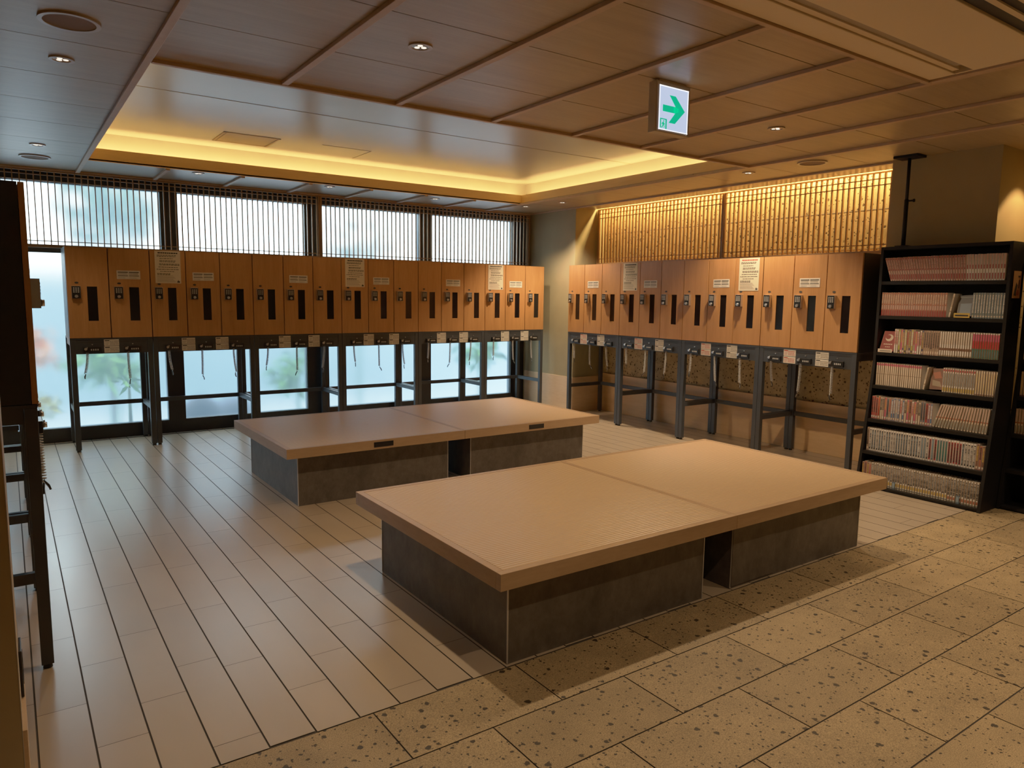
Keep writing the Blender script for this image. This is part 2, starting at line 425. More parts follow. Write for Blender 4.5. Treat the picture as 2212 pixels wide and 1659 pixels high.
# ------------------------------------------------------------------ ceiling
cl = MB(); t = .012
cols = [-3.0, -1.99, -1.32, -.66, 0.0] ; cols = [-3.0, -2.71, -2.04, -1.37, -.70, -.03] + BAT + [6.05]
sg = .0032
def seams(c):
    return [4.04-.655*k for k in range(11, 0, -1)] + [4.04, 4.69, 5.35, 6.01, 6.69, 7.34] if (c < .63 or c > 5.2) else [3.43-.62*k for k in range(10, -1, -1)]
def panel(x0, x1, y0, y1):
    if x1-x0 > .02 and y1-y0 > .02: cl.box(x0, x1, y0, y1, ZC, ZC+t)
AX0, AX1, AY0, AY1 = 2.02, 3.955, 1.19, 1.955      # air-conditioner opening
for a, b_ in zip(cols[:-1], cols[1:]):
    ys = [-3.0] + [s for s in seams(a) if s > -2.9] 
    ys = ys + ([8.24] if (a < .63 or a > 5.2) else [RY0])
    for y0, y1 in zip(ys[:-1], ys[1:]):
        # cut out the air-conditioner opening
        segs = [(a, b_, y0+sg, y1-sg)]
        if b_ > AX0 and a < AX1 and y1 > AY0 and y0 < AY1:
            segs = [(a, b_, y0+sg, min(y1-sg, AY0)), (a, b_, max(y0+sg, AY1), y1-sg)]
            if a < AX0: segs.append((a, AX0, max(y0+sg, AY0), min(y1-sg, AY1)))
            if b_ > AX1: segs.append((AX1, b_, max(y0+sg, AY0), min(y1-sg, AY1)))
        for s in segs: panel(*s)
    if not (a < .63 or a > 5.2): panel(a, b_, RY1, 8.24)
panel(6.05, 6.38, 2.4, 3.9); panel(6.05, 6.38, 3.904, 5.3); panel(6.05, 6.38, 5.304, 7.27); panel(6.05, 6.54, -3.0, 2.4)
ceil = struct('ceiling', cl, M['ceil'])
# dark void above the panel seams (with the recess and grille slot left open)
bk = MB(); z0, z1 = ZC+.013, ZC+.03
bk.box(-3.0, RX0-.16, -3.0, 8.5, z0, z1).box(RX1+.18, 6.38, -3.0, 8.5, z0, z1)
bk.box(RX0-.16, AX0, -3.0, RY0-.16, z0, z1).box(AX1, RX1+.18, -3.0, RY0-.16, z0, z1)
bk.box(AX0, AX1, -3.0, AY0, z0, z1).box(AX0, AX1, AY1, RY0-.16, z0, z1).box(RX0-.16, RX1+.18, RY1+.16, 8.5, z0, z1)
bk.box(6.38, 6.54, -3.0, 2.4, z0, z1)
bk.build('backing', M['seam'], ceil)
# slot above the stone wall
MB().box(6.38, 6.54, 2.4, 7.27, ZC+.22, ZC+.24).box(6.36, 6.38, 2.4, 7.27, ZC+.012, ZC+.24).build('light_slot', M['fascia'], ceil)
# battens
def batten(x0, x1, y0, y1, h=.020):
    return MB().box(x0, x1, y0, y1, ZC-h, ZC-.0005).build('batten', M['batten'], ceil, bevel=.002)
for i, bx in enumerate(BAT):
    w_ = .018
    if i == 0: batten(bx-w_, bx+w_, -2.9, 8.235)
    elif i == 7: batten(bx-w_, bx+w_, -2.9, 8.235)
    else:
        if AX0 < bx < AX1: batten(bx-w_, bx+w_, 1.985, RY0-.03); batten(bx-w_, bx+w_, -2.9, AY0-.04)
        else: batten(bx-w_, bx+w_, -2.9, RY0-.03)
        batten(bx-w_, bx+w_, RY1+.03, 8.235)
batten(.66, 5.28, RY0-.03, RY0, .022)
batten(6.03, 6.055, 2.4, 8.235, .016)
batten(.0, .62, 8.215, 8.237, .018); batten(.66, 6.03, 8.215, 8.237, .018); batten(-.55, -.0, 8.215, 8.237, .018)
# ceiling recess with hidden light cove
ZU = 2.905; XB0, XB1, YB0, YB1 = RX0-.15, 5.49, RY0-.15, 7.60
rc = MB()
rc.box(XB0-.02, XB1+.02, YB0-.02, YB1+.02, ZU, ZU+.02)
MBW = MB().box(XB0-.02, XB0, YB0, YB1, ZC+.05, ZU).box(XB1, XB1+.02, YB0, YB1, ZC+.05, ZU).box(XB0, XB1, YB0-.02, YB0, ZC+.05, ZU).box(XB0, XB1, YB1, YB1+.02, ZC+.05, ZU)
rc.build('recess_ceiling', M['uceil'], ceil)
MBW.build('recess_wall', M['uceil'], ceil)
lh = 2.745
MB().box(RX0-.03, RX1+.03, RY1, RY1+.03, ZC-.006, lh).box(RX1, RX1+.03, RY0, RY1, ZC-.006, lh).build('cove_fascia', M['fascia'], ceil)
MB().box(RX0-.03, RX0, RY0, RY1, ZC-.004, ZC+.07).box(RX0, RX1, RY0-.03, RY0, ZC-.004, ZC+.07).build('cove_fascia', M['fascia'], ceil)
MB().box(XB0, RX1+.17, RY1+.03, YB1, ZC+.04, ZC+.05).box(RX1+.03, XB1, YB0, RY1+.03, ZC+.04, ZC+.05).box(XB0, RX0-.03, YB0, RY1+.03, ZC+.04, ZC+.05).box(RX0-.03, RX1+.03, YB0, RY0-.03, ZC+.04, ZC+.05).build('cove_floor', M['fascia'], ceil)
hx0, hx1, hy0, hy1 = 1.66, 2.16, 6.83, 7.27
MB().box(hx0, hx1, hy0, hy0+.012, ZU-.004, ZU).box(hx0, hx1, hy1-.012, hy1, ZU-.004, ZU).box(hx0, hx0+.022, hy0, hy1, ZU-.004, ZU).box(hx1-.022, hx1, hy0, hy1, ZU-.004, ZU).box(hx0+.03, hx1-.03, hy0+.02, hy1-.02, ZU-.003, ZU).build('access_hatch', M['fascia'], ceil)
MB().box(2.55, 3.05, 6.83, 6.835, ZU-.002, ZU).box(3.045, 3.05, 6.83, 7.3, ZU-.002, ZU).box(XB0, XB1, 5.72, 5.726, ZU-.002, ZU).build('paper_joint', M['acg'], ceil)

# ------------------------------------------------------------------ windows
def window(n, x0, x1):
    f = MB(); y0, y1 = YW-.04, YW+.05
    m = .085
    f.box(x0, x0+m, y0, y1, .0, ZC); f.box(x1-m, x1, y0, y1, 0, ZC)
    f.box(x0+m, x1-m, y0, y1, 0, .14); f.box(x0+m, x1-m, y0, y1, 1.865, 1.925); f.box(x0+m, x1-m, y0, y1, 2.525, ZC)
    r = struct('window_%d' % n, f, M['frame'])
    for z0, z1 in ((.14, 1.865), (1.925, 2.525)):
        MB().box(x0+m, x1-m, YW, YW+.008, z0, z1).build('pane', M['glasspane' if z0 < 1 else 'glassupper'], r)
    return r
for n, (a, b_) in enumerate(((-1.57,-.055), (-.055,1.455), (1.455,2.975), (2.975,4.46), (4.46,5.905))):
    window(n+1, a, b_)
struct('trim_2', MB().box(5.905, 6.05, YW-.03, YW+.05, 0, ZC), M['frame'])
struct('trim_3', MB().box(XL, 6.03, 8.262, 8.30, -.003, .0015), M['sill'])
struct('wall_window', MB().box(-1.6, 6.1, 8.26, 8.5, ZC+.001, ZC+.4).box(-1.7, -1.57, 8.3, 8.5, 0, ZC), M['seam'])

# ------------------------------------------------------------------ lattice screens
def lattice(name_lab, axis, c, a0, a1, first, pitch, zb, zt, rails, group):
    """slatted screen standing in plane axis=c, running a0..a1 along the other horizontal axis"""
    def bx(mb, u0, u1, d0, d1, z0, z1):
        if axis == 'y': mb.box(u0, u1, c+d0, c+d1, z0, z1)
        else: mb.box(c+d0, c+d1, u0, u1, z0, z1)
    root = empty('lattice_screen', ((a0+a1)/2, c, zb) if axis == 'y' else (c, (a0+a1)/2, zb))
    inv = root.location.copy()
    def put(n, mb):
        mb.v = [(x-inv.x, y-inv.y, z-inv.z) for x, y, z in mb.v]
        return mb.build(n, M['lattice'], root)
    f = MB(); bx(f, a0, a1, -.016, .016, zb, zb+.03); bx(f, a0, a1, -.016, .016, zt-.012, zt)
    bx(f, a0, a0+.014, -.016, .016, zb+.03, zt-.012); bx(f, a1-.014, a1, -.016, .016, zb+.03, zt-.012); put('frame', f)
    s = MB(); u = first
    while u < a1-.02:
        if u > a0+.018: bx(s, u-.0045, u+.0045, -.013, .013, zb+.03, zt-.012)
        u += pitch
    put('slats', s)
    for z in rails:
        r = MB(); bx(r, a0+.014, a1-.014, -.006, .006, z-.004, z+.004); put('rail', r)
    tag(root, name_lab, 'lattice screen', group)
RL = (2.578, 2.525, 1.967)
lattice('slender wood lattice screen over the windows, the half above the first stands at left', 'y', 8.25, -.55, 3.03, .0625-.0554*10, .0554, 1.905, ZC-.02, RL, 'lattice screens over the windows')
lattice('slender wood lattice screen over the windows, the half ending at the khaki pillar', 'y', 8.25, 3.034, 6.032, .0625+.0554*54, .0554, 1.905, ZC-.02, RL, 'lattice screens over the windows')
RR = (2.578, 2.523, 2.002)
lattice('glowing wood lattice screen before the stone wall, the half beside the bookcase', 'x', 6.42, 3.21, 5.23, 3.2, .0556, 1.92, ZC-.002, RR, 'lattice screens on the stone wall')
lattice('glowing wood lattice screen before the stone wall, the half beside the khaki pillar', 'x', 6.42, 5.234, 7.255, 5.28, .0556, 1.92, ZC-.002, RR, 'lattice screens on the stone wall')

# ------------------------------------------------------------------ lockers
W0 = .32; ZB, ZT = 1.066, 1.896; DEPTH = .48
def make_locker():
    r = empty('locker'); w = W0; e = .0018
    MB().box(e, w-e, .022, DEPTH, 0, ZT-ZB).build('cabinet_body', M['black'], r)
    # door with a slot
    H = ZT-ZB; sx0, sx1, sz0, sz1 = .475*w, .715*w, 1.224-ZB, 1.540-ZB; d = .004
    mb = MB()
    mb.box(d, sx0, 0, .02, 0, H).box(sx1, w-d, 0, .02, 0, H).box(sx0, sx1, 0, .02, 0, sz0).box(sx0, sx1, 0, .02, sz1, H)
    dr = mb.build('door', M['locker'], r)
    MB().box(sx0, sx1, .006, .010, sz0, sz1).build('viewing_slot', M['glass'], dr)
    k = MB().box(.118*w, .315*w, -.030, -.001, 1.430-ZB, 1.540-ZB, 0).build('keypad_lock', M['plastic'], r, bevel=.004)
    kb = MB(); kx0, kx1 = .135*w, .298*w
    for row in range(4):
        for c_ in range(3):
            cx = kx0 + .009 + c_*(kx1-kx0-.018)/2; cz = 1.525-ZB-row*.0125
            kb.box(cx-.0048, cx+.0048, -.0325, -.030, cz-.0035, cz+.0035)
    kb.build('keys', M['keys'], k)
    MB().cyl(((kx0+kx1)/2, -.044, 1.450-ZB), 'y', .0125, .0135, .014, 18).build('knob', M['silver'], k)
    MB().box(.112*w, .321*w, -.031, -.0005, 1.5402-ZB, 1.5432-ZB).box(.112*w, .116*w, -.031, -.0005, 1.43-ZB, 1.54-ZB).box(.317*w, .321*w, -.031, -.0005, 1.43-ZB, 1.54-ZB).build('metal_rim', M['silver'], k)
    pts = []
    pm = MB(); n = 16; cx, cz = .24*w, 1.573-ZB
    pm.prism([(cx + .015*math.cos(2*PI*i/n), cz + .009*math.sin(2*PI*i/n)) for i in range(n)], 'y', -.002, -.0002)
    pm.build('number_plate', M['ink'], r)
    return r
LEDG = [0.462, 0.804, 1.155, 1.474, 1.794, 2.115, 2.434, 2.755, 3.078, 3.398, 3.716, 4.034, 4.350, 4.666, 4.977, 5.290, 5.602, 5.912]
REDG = [7.147, 6.842, 6.523, 6.207, 5.888, 5.567, 5.246, 4.920, 4.596, 4.275, 3.951, 3.629, 3.311]
proto = make_locker(); used = []
def place_locker(x, y, rz, width, label, group):
    o = proto if not used else copy_tree(proto); used.append(o)
    o.location = (x, y, ZB+.002); o.rotation_euler = (0, 0, rz); o.scale = (width/W0, 1, 1)
    tag(o, label, 'locker', group); return o
CARDL = {1,3,6,9,12,15}; NOTL = {2,8,14}; CARDR = {1,4,7,10}; NOTR = {3,8}
def ends(i, n, what):
    return ordw(i+1)
for i in range(17):
    ex = ' with a white card' if i in CARDL else (' with a tall notice' if i in NOTL else '')
    place_locker(LEDG[i], 7.733, 0, LEDG[i+1]-LEDG[i], 'wooden locker under the windows%s, %s from the left end' % (ex, ordw(i+1)), 'lockers in the row under the windows')
for i in range(12):
    ex = ' with a white card' if i in CARDR else (' with a tall notice' if i in NOTR else '')
    place_locker(5.856, REDG[i], -PI/2, REDG[i]-REDG[i+1], 'wooden locker before the stone wall%s, %s from the pillar' % (ex, ordw(i+1)), 'lockers in the row on the right wall')
SX, SY0 = .082, 3.283
for i in range(12):
    place_locker(SX, SY0 + i*.321, PI/2, .321, 'black-sided locker along the dark left wall, %s from the cream wall end' % ordw(i+1), 'lockers in the row on the left wall')

# ------------------------------------------------------------------ locker stands with cable locks
def coil_mesh(L, seed):
    r = random.Random(seed); mb = MB(); pts = []; turns = int(L/.011); n = 7
    sway = r.uniform(-.03, .03); sw2 = r.uniform(-.02, .02)
    for i in range(turns*n+1):
        t = i/(turns*n); a = 2*PI*i/n
        cx = sway*t*t; cy = sw2*t*t
        pts.append((cx+.0100*math.cos(a), cy+.0100*math.sin(a), -L*t))
    e = pts[-1]
    pts += [(e[0]*.6, e[1], e[2]-.012), (e[0]+r.uniform(-.03,.03), e[1], e[2]-.055)]
    mb.tube(pts, .0030, 4, 0)
    q = pts[-1]
    mb.tube([pts[-2], ((pts[-2][0]+q[0])/2+.006, q[1], (pts[-2][2]+q[2])/2), q], .0048, 5, 1)
    return mb.mesh('coiled_cable', [M['coil'], M['plastic']])
COILS = [coil_mesh(.19+.013*k, k) for k in range(6)]
def make_stand(nlock):
    """local x 0..W along the front, y depth, z up"""
    r = empty('locker_stand'); W = W0*nlock; lw = .043; D = .575
    for (lx, ly) in ((.002,0), (W-lw-.002,0), (.002,D-lw), (W-lw-.002,D-lw)):
        MB().box(lx, lx+lw, ly, ly+lw, .018, ZB-.014).build('leg', M['steel'], r, bevel=.002)
        # adjuster foot belongs to its leg
        lg = r.children[-1] if False else None
    for (lx, ly) in ((.002,0), (W-lw-.002,0), (.002,D-lw), (W-lw-.002,D-lw)):
        MB().cyl((lx+lw/2, ly+lw/2, 0), 'z', .017, .015, .0175, 14).build('adjuster_foot', M['rubber'], r)
    ap = MB().box(lw+.003, W-lw-.003, .003, .035, .919, ZB-.014).build('apron', M['steel'], r)
    MB().box(.002, W-.002, -.001, D, ZB-.0135, ZB-.001).build('top_plate', M['steel'], r)
    gz = 1.028
    MB().box(lw+.012, W-lw-.012, .0022, .0032, gz-.0015, gz+.0015).build('groove', M['black'], ap)
    MB().box(lw+.003, W-lw-.003, D-.035, D-.008, .357, .400).build('rear_stretcher', M['steel'], r)
    for lx in (.010, W-lw+.006):
        MB().box(lx, lx+.027, lw+.001, D-lw-.001, .357, .400).build('side_stretcher', M['steel'], r)
    # side rails under the top
    for lx in (.010, W-lw+.006):
        MB().box(lx, lx+.027, lw+.001, D-lw-.001, ZB-.075, ZB-.014).build('side_rail', M['steel'], r)
    fr = (.335, 1.295, 2.245) if nlock == 3 else (.30, 1.27)
    for k, f in enumerate(fr):
        x0 = f*W0; x1 = x0 + .42*W0
        dl = MB().box(x0, x1, -.018, .0025, .934, .984).build('cable_lock', M['plastic'], r, bevel=.003)
        MB().cyl((x0+.018, -.032, .966), 'y', .011, .012, .015, 16).box(x0+.026, x0+.032, -.026, -.019, .972, .984).build('latch_knob', M['silver'], dl)
        dg = MB()
        for j in range(4):
            cx = x0+.060+j*.0165; dg.box(cx-.0042, cx+.0042, -.0205, -.018, .952, .966)
        dg.build('digit_wheels', M['keys'], dl)
        MB().cyl((x0+.07, -.003, 1.006), 'y', .0048, .0048, .006, 10).build('screw', M['silver'], dl)
        co = bpy.data.objects.new('coiled_cable', COILS[(k*2+nlock) % 6]); C.objects.link(co); co.parent = dl
        co.location = (x0+.03, -.004, .933)
    return r
st3 = make_stand(3); st2 = make_stand(2); u3 = []
def place_stand(p, x, y, rz, width, nl, label, group, seed):
    o = p if p not in u3 else copy_tree(p); u3.append(o)
    o.location = (x, y, 0); o.rotation_euler = (0,0,rz); o.scale = (width/(W0*nl), 1, 1)
    tag(o, label, 'locker stand', group)
    k = seed
    for ch in o.children:
        for g_ in ch.children:
            if g_.name.startswith('coiled_cable'):
                g_.data = COILS[(k*5+seed) % 6]; g_.rotation_euler = (0,0,(k*1.7+seed) % 6.28); k += 1
    return o
place_stand(st2, LEDG[0], 7.735, 0, LEDG[2]-LEDG[0], 2, 'narrow charcoal steel stand with two cable locks under the first two window lockers', 'stands under the window lockers', 1)
for i in range(5):
    a, b_ = LEDG[2+3*i], LEDG[5+3*i]
    place_stand(st3, a, 7.735, 0, b_-a, 3, 'charcoal steel stand with three cable locks beneath the windows, %s from the left end' % ordw(i+2), 'stands under the window lockers', i+2)
for i in range(4):
    a, b_ = REDG[3*i], REDG[3*i+3]
    place_stand(st3, 5.858, a, -PI/2, a-b_, 3, 'charcoal steel stand with three cable locks before the stone wall, %s from the pillar' % ordw(i+1), 'stands under the right-wall lockers', i+9)
for i in range(4):
    place_stand(st3, SX-.004, SY0+i*.963, PI/2, .963, 3, 'black steel locker stand along the dark left wall, %s from the cream wall end' % ordw(i+1), 'stands on the left wall', i+15)

# ------------------------------------------------------------------ papers and cards on the locker doors
def make_notice(red):
    r = MB(); w, h = .228, .310
    r.box(0, w, -.0012, 0, 0, h, 0)
    root = r.build('notice_sheet', M['paper'])
    t = MB(); rr = random.Random(3); z = h-.045
    for blk in range(8):
        ind = rr.uniform(.012, .045); ln = rr.uniform(.55, .95)
        for j in range(rr.choice((1,2,2))):
            x = ind
            while x < w*ln:
                l = rr.uniform(.008, .028); t.box(x, min(x+l, w-.01), -.0018, -.0012, z, z+.0055); x += l+.004
            z -= .0105
        z -= .010
        if z < .05: break
    t.build('text_lines', M['ink'], root)
    hd = MB(); x = .028
    while x < w-.03:
        l = rr.uniform(.010, .022); hd.box(x, x+l, -.0018, -.0012, h-.026, h-.014); x += l+.003
    hd.build('heading', M['redink' if red else 'ink'], root)
    MB().prism([(w-.034,.008),(w-.010,.008),(w-.012,.026),(w-.020,.020),(w-.024,.034),(w-.034,.018)], 'y', -.0018, -.0012).build('logo', M['ink'], root)
    fo = MB()
    for k in range(6): fo.box(.015, w-.05-.01*(k % 3), -.0017, -.0012, .016+.011*k, .019+.011*k)
    fo.build('small_print', M['greyink'], root)
    return root
def make_card():
    w, h = .198, .080
    root = MB().box(0, w, -.0012, 0, 0, h).build('instruction_card', M['card'])
    t = MB()
    for c_ in (0, 1):
        x0 = .010+c_*.093
        t.box(x0, x0+.084, -.0018, -.0012, .060, .068); t.box(x0, x0+.084, -.0018, -.0012, .028, .034)
    t.build('heading_bars', M['ink'], root)
    t = MB()
    for c_ in (0, 1):
        x0 = .012+c_*.093
        for z in (.041, .047, .053): t.box(x0, x0+.075, -.0016, -.0012, z, z+.0022)
        for z in (.008, .014): t.box(x0, x0+.06, -.0016, -.0012, z, z+.0018)
    t.build('text_lines', M['greyink'], root)
    return root
def make_price(red):
    w, h = .124, .060
    root = MB().box(0, w, -.0012, 0, 0, h).build('price_card', M['card'])
    t = MB(); rr = random.Random(9+red)
    t.box(.006, .045, -.0018, -.0012, .044, .053)
    t.build('heading_bar', M['redink' if red else 'ink'], root)
    t = MB()
    for k in range(3): t.box(.006, .034+.004*k, -.0017, -.0012, .010+.010*k, .013+.010*k)
    for k in range(3):
        x = .048
        while x < w-.012:
            l = rr.uniform(.004, .012); t.box(x, x+l, -.0018, -.0012, .010+.014*k, .017+.014*k); x += l+.003
    t.build('text_lines', M['redink' if red else 'greyink'], root)
    return root
P_ = dict(n=make_notice(False), nr=make_notice(True), c=make_card(), p=make_price(False), pr=make_price(True)); up = set()
def place_paper(k, x, y, z, rz, label, cat, group, tilt=0.0):
    o = P_[k] if k not in up else copy_tree(P_[k]); up.add(k)
    o.location = (x, y, z); o.rotation_euler = (0, tilt, rz); tag(o, label, cat, group); return o
def on_row(row, i, frac, dx=0.0):
    if row == 'L':
        w = LEDG[i+1]-LEDG[i]; return (LEDG[i]+frac*w, 7.7325, 0)
    w = REDG[i]-REDG[i+1]; return (5.8555, REDG[i]-frac*w, -PI/2)
for row, notes, cards in (('L', sorted(NOTL), sorted(CARDL)), ('R', sorted(NOTR), sorted(CARDR))):
    where = 'under the window lattice' if row == 'L' else 'before the stone wall'
    for i in notes:
        x, y, rz = on_row(row, i, .145); red = row == 'R' and i == 8
        place_paper('nr' if red else 'n', x, y, 1.585, rz, 'tall cream paper notice%s on the %s locker %s' % (' with red heading' if red else '', ordw(i+1), where), 'notice', 'paper notices on lockers')
    for j, i in enumerate(cards):
        x, y, rz = on_row(row, i, .195)
        place_paper('c', x, y, 1.616, rz, 'small white two-column instruction card on the %s locker %s' % (ordw(i+1), where), 'card', 'instruction cards on lockers', random.uniform(-.012,.012))
# price cards: two stacked cards between the cable locks
gaps = {'L': [0, 2, 3, 5, 6, 8, 9, 11, 12, 14, 15], 'R': [0, 1, 3, 4, 6, 7, 9, 10]}
for row in 'LR':
    where = 'stands beneath the windows' if row == 'L' else 'stands before the stone wall'
    for j, i in enumerate(gaps[row]):
        x, y, rz = on_row(row, i, .81)
        if row == 'L': y = 7.7375
        else: x = 5.8605
        for k in (0, 1):
            red = (row == 'R' and j % 2 == 0)
            place_paper('pr' if red else 'p', x, y, .927+.064*(1-k), rz,
                '%s%s price card in the %s pair from the left, %s' % ('upper' if k == 0 else 'lower', ' red-printed' if red else '', ordw(j+1), where), 'price card', 'price cards on the stand aprons', random.uniform(-.015,.015))

# ------------------------------------------------------------------ tatami benches
def bench(x0, x1, y0, y1, bx0, bx1, by0, by1, mat_side, label, vents=(), access=None):
    """mat_side: -1 frame on the left end, +1 frame on the right end"""
    zt, zl = .440, .370
    r = empty('tatami_bench', ((x0+x1)/2, (y0+y1)/2, 0)); L = r.location
    def put(n, mb, m, par=r, bevel=0.0):
        mb.v = [(a-L.x, b-L.y, c-L.z) for a, b, c in mb.v]; return mb.build(n, m, par, bevel)
    e = .034; s = .016
    la = x0+(e if mat_side < 0 else s); lb = x1-(s if mat_side < 0 else e)
    f = MB().box(x0, x1, y0, y0+e, zl, zt).box(x0, x1, y1-e, y1, zl, zt).box(x0, la, y0+e, y1-e, zl, zt).box(lb, x1, y0+e, y1-e, zl, zt).box(la, lb, y0+e, y1-e, zl, zt-.012)
    fr = put('wooden_rim', f, M['benchwood'], bevel=.0015)
    put('tatami_mat', MB().box(la+.002, lb-.002, y0+e+.002, y1-e-.002, zt-.0115, zt-.001), M['tatami'])
    base = put('base', MB().box(bx0, bx1, by0, by1, 0, zl-.0005), M['lam'])
    tr = MB(); q = .004
    for cx, cy in ((bx0,by0),(bx1,by0),(bx0,by1),(bx1,by1)):
        tr.box(cx-.0025, cx+.0025, cy-.0025, cy+.0025, .004, zl-.002)
    put('corner_trim', tr, M['alu'], base)
    if 0: put('shadow_gap', MB().box(bx0-.001, bx1+.001, by0-.001, by1+.001, 0.0005, .006), M['black'], base)
    for vx in vents:
        v = put('socket_flap', MB().box(vx-.078, vx+.078, y0-.004, y0+.004, .386, .424), M['plastic'], fr, bevel=.002)
        put('flap_line', MB().box(vx-.065, vx+.065, y0-.0052, y0-.004, .403, .405), M['rubber'], v)
    if access:
        put('access_panel', MB().box(access[0], access[1], by0-.006, by0-.0005, .014, zl-.004), M['lam'], base)
    tag(r, label, 'bench', 'tatami benches'); return r
bench(1.498, 2.910, 2.199, 3.605, 1.604, 2.794, 2.302, 3.502, -1, 'low tatami bench nearest the stone tiles, its left half casting a shadow')
bench(2.912, 4.325, 2.199, 3.605, 3.014, 4.219, 2.302, 3.502, 1, 'low tatami bench nearest the stone tiles, its right half before the bookcase', access=(3.016, 3.379))
bench(1.518, 2.939, 4.846, 6.235, 1.625, 2.842, 4.949, 6.132, -1, 'low tatami bench nearer the windows, its left half with one socket flap', vents=(2.239,))
bench(2.941, 4.362, 4.846, 6.235, 3.056, 4.256, 4.949, 6.132, 1, 'low tatami bench nearer the windows, its right half by the pillar', vents=(3.652,))

# ------------------------------------------------------------------ bookcases
PROF = [(0.0,0.0), (.105,.72), (.14,1.0), (.145,1.93)]      # front profile: offset from the base front, height
def fx(z):
    for (a, za), (b, zb) in zip(PROF[:-1], PROF[1:]):
        if z <= zb: return a + (b-a)*(z-za)/(zb-za)
    return PROF[-1][0]
BOARDS = [1.649, 1.377, 1.084, .815, .543, .284]
def bookcase(x0, ya, yb, label):
    """front base at x0, left end at ya (far), right end at yb (near)"""
    r = empty('bookcase', (x0, (ya+yb)/2, 0)); L = r.location; XB = 5.995-x0 if x0 < 5.8 else .36
    def put(n, mb, par=r, m='shelfblack'):
        mb.v = [(a-L.x, b-L.y, c) for a, b, c in mb.v]; return mb.build(n, M[m], par)
    prof = [(x0+a, z) for a, z in PROF] + [(x0+XB, 1.93), (x0+XB, 0)]
    for y in (ya-.022, yb):
        put('side_panel', MB().prism([(a, z) for a, z in prof], 'y', y, y+.022))
    put('back_panel', MB().box(x0+XB-.012, x0+XB-.001, yb+.023, ya-.023, .02, 1.925))
    for z in BOARDS:
        put('shelf', MB().box(x0+fx(z)+.003, x0+XB-.013, yb+.0225, ya-.0225, z-.016, z+.010))
    put('shelf', MB().box(x0+.006, x0+XB-.013, yb+.0225, ya-.0225, .012, .026))
    put('plinth', MB().box(x0+.016, x0+.034, yb+.0225, ya-.0225, 0, .0115))
    put('top', MB().box(x0+fx(1.9)+.001, x0+XB-.013, yb+.0225, ya-.0225, 1.906, 1.93))
    tag(r, label, 'bookcase', 'black bookcases'); return r
KX, KA, KB = 5.632, 3.125, 2.192
bookcase(KX, KA, KB, 'tall black bookcase packed with paperbacks, slanting out towards its foot')
KX2, KA2, KB2 = 5.885, 2.188, 1.26
bookcase(KX2, KA2, KB2, 'second black bookcase just showing at the right edge of the picture')

# book materials: a handful of printed spines
BC = {}
def col(name, c):
    if name not in BC: BC[name] = plain('print_'+name, c, .45, var=.06)
    return BC[name]
K = dict(darkred=(.30,.055,.045), rust=(.42,.13,.065), pinkw=(.60,.40,.33), cream=(.74,.61,.46), white=(.80,.75,.68), black=(.025,.022,.022),
 navy=(.04,.05,.12), pink=(.60,.10,.18), lime=(.42,.42,.05), tan=(.36,.27,.17), grey=(.20,.22,.19), green=(.03,.17,.12), red=(.48,.03,.03),
 yellow=(.62,.42,.08), blue=(.07,.16,.30), orange=(.62,.20,.03), brown=(.20,.09,.05), sky=(.28,.38,.44), purple=(.20,.08,.20), steelb=(.12,.17,.22))
for k, v in K.items(): col(k, v)
BH, BD = .182, .105
def book_mesh(th, h, bands, side='white', jag=0):
    """spine faces -x; bands = [(z fraction from, to, colour, inset from the spine edges)]"""
    mats = [BC[bands[0][2]], BC['cream'], BC[side]]
    mb = MB(); t = th-.0012
    mb.box(.004, BD, -t/2, -t/2+.0012, 0, h, 2); mb.box(.004, BD, t/2-.0012, t/2, 0, h, 2)      # covers
    mb.box(.006, BD-.003, -t/2+.0014, t/2-.0014, .002, h-.003, 1)                               # page block
    mb.prism([(0, -t/2+.002), (0, t/2-.002), (.003, t/2), (.005, t/2), (.005, -t/2), (.003, -t/2)], 'z', 0, h, 0)  # spine
    for z0, z1, c, ins in bands[1:]:
        if BC[c] not in mats: mats.append(BC[c])
        mi = mats.index(BC[c])
        k_ = .0002*(1+bands.index((z0,z1,c,ins))); mb.box(-k_, .0002, -t/2+.002+ins, t/2-.002-ins, z0*h, z1*h, mi)
    return mb.mesh('paperback', mats)
def edge(b, t, c='cream', k=.15):
    """main colour printed as a panel that leaves the pale rounded edges of the spine showing"""
    return [(0,1,c,0), (.012,.988,b[0][2],t*k)] + b[1:]
def title(r, z0, z1, c, t, n=6):
    """a column of little glyph blocks"""
    out = []; z = z1
    while z > z0:
        d = r.uniform(.028, .05); out.append((z-d, z, c, t*r.uniform(.12, .3))); z -= d+.018
    return out
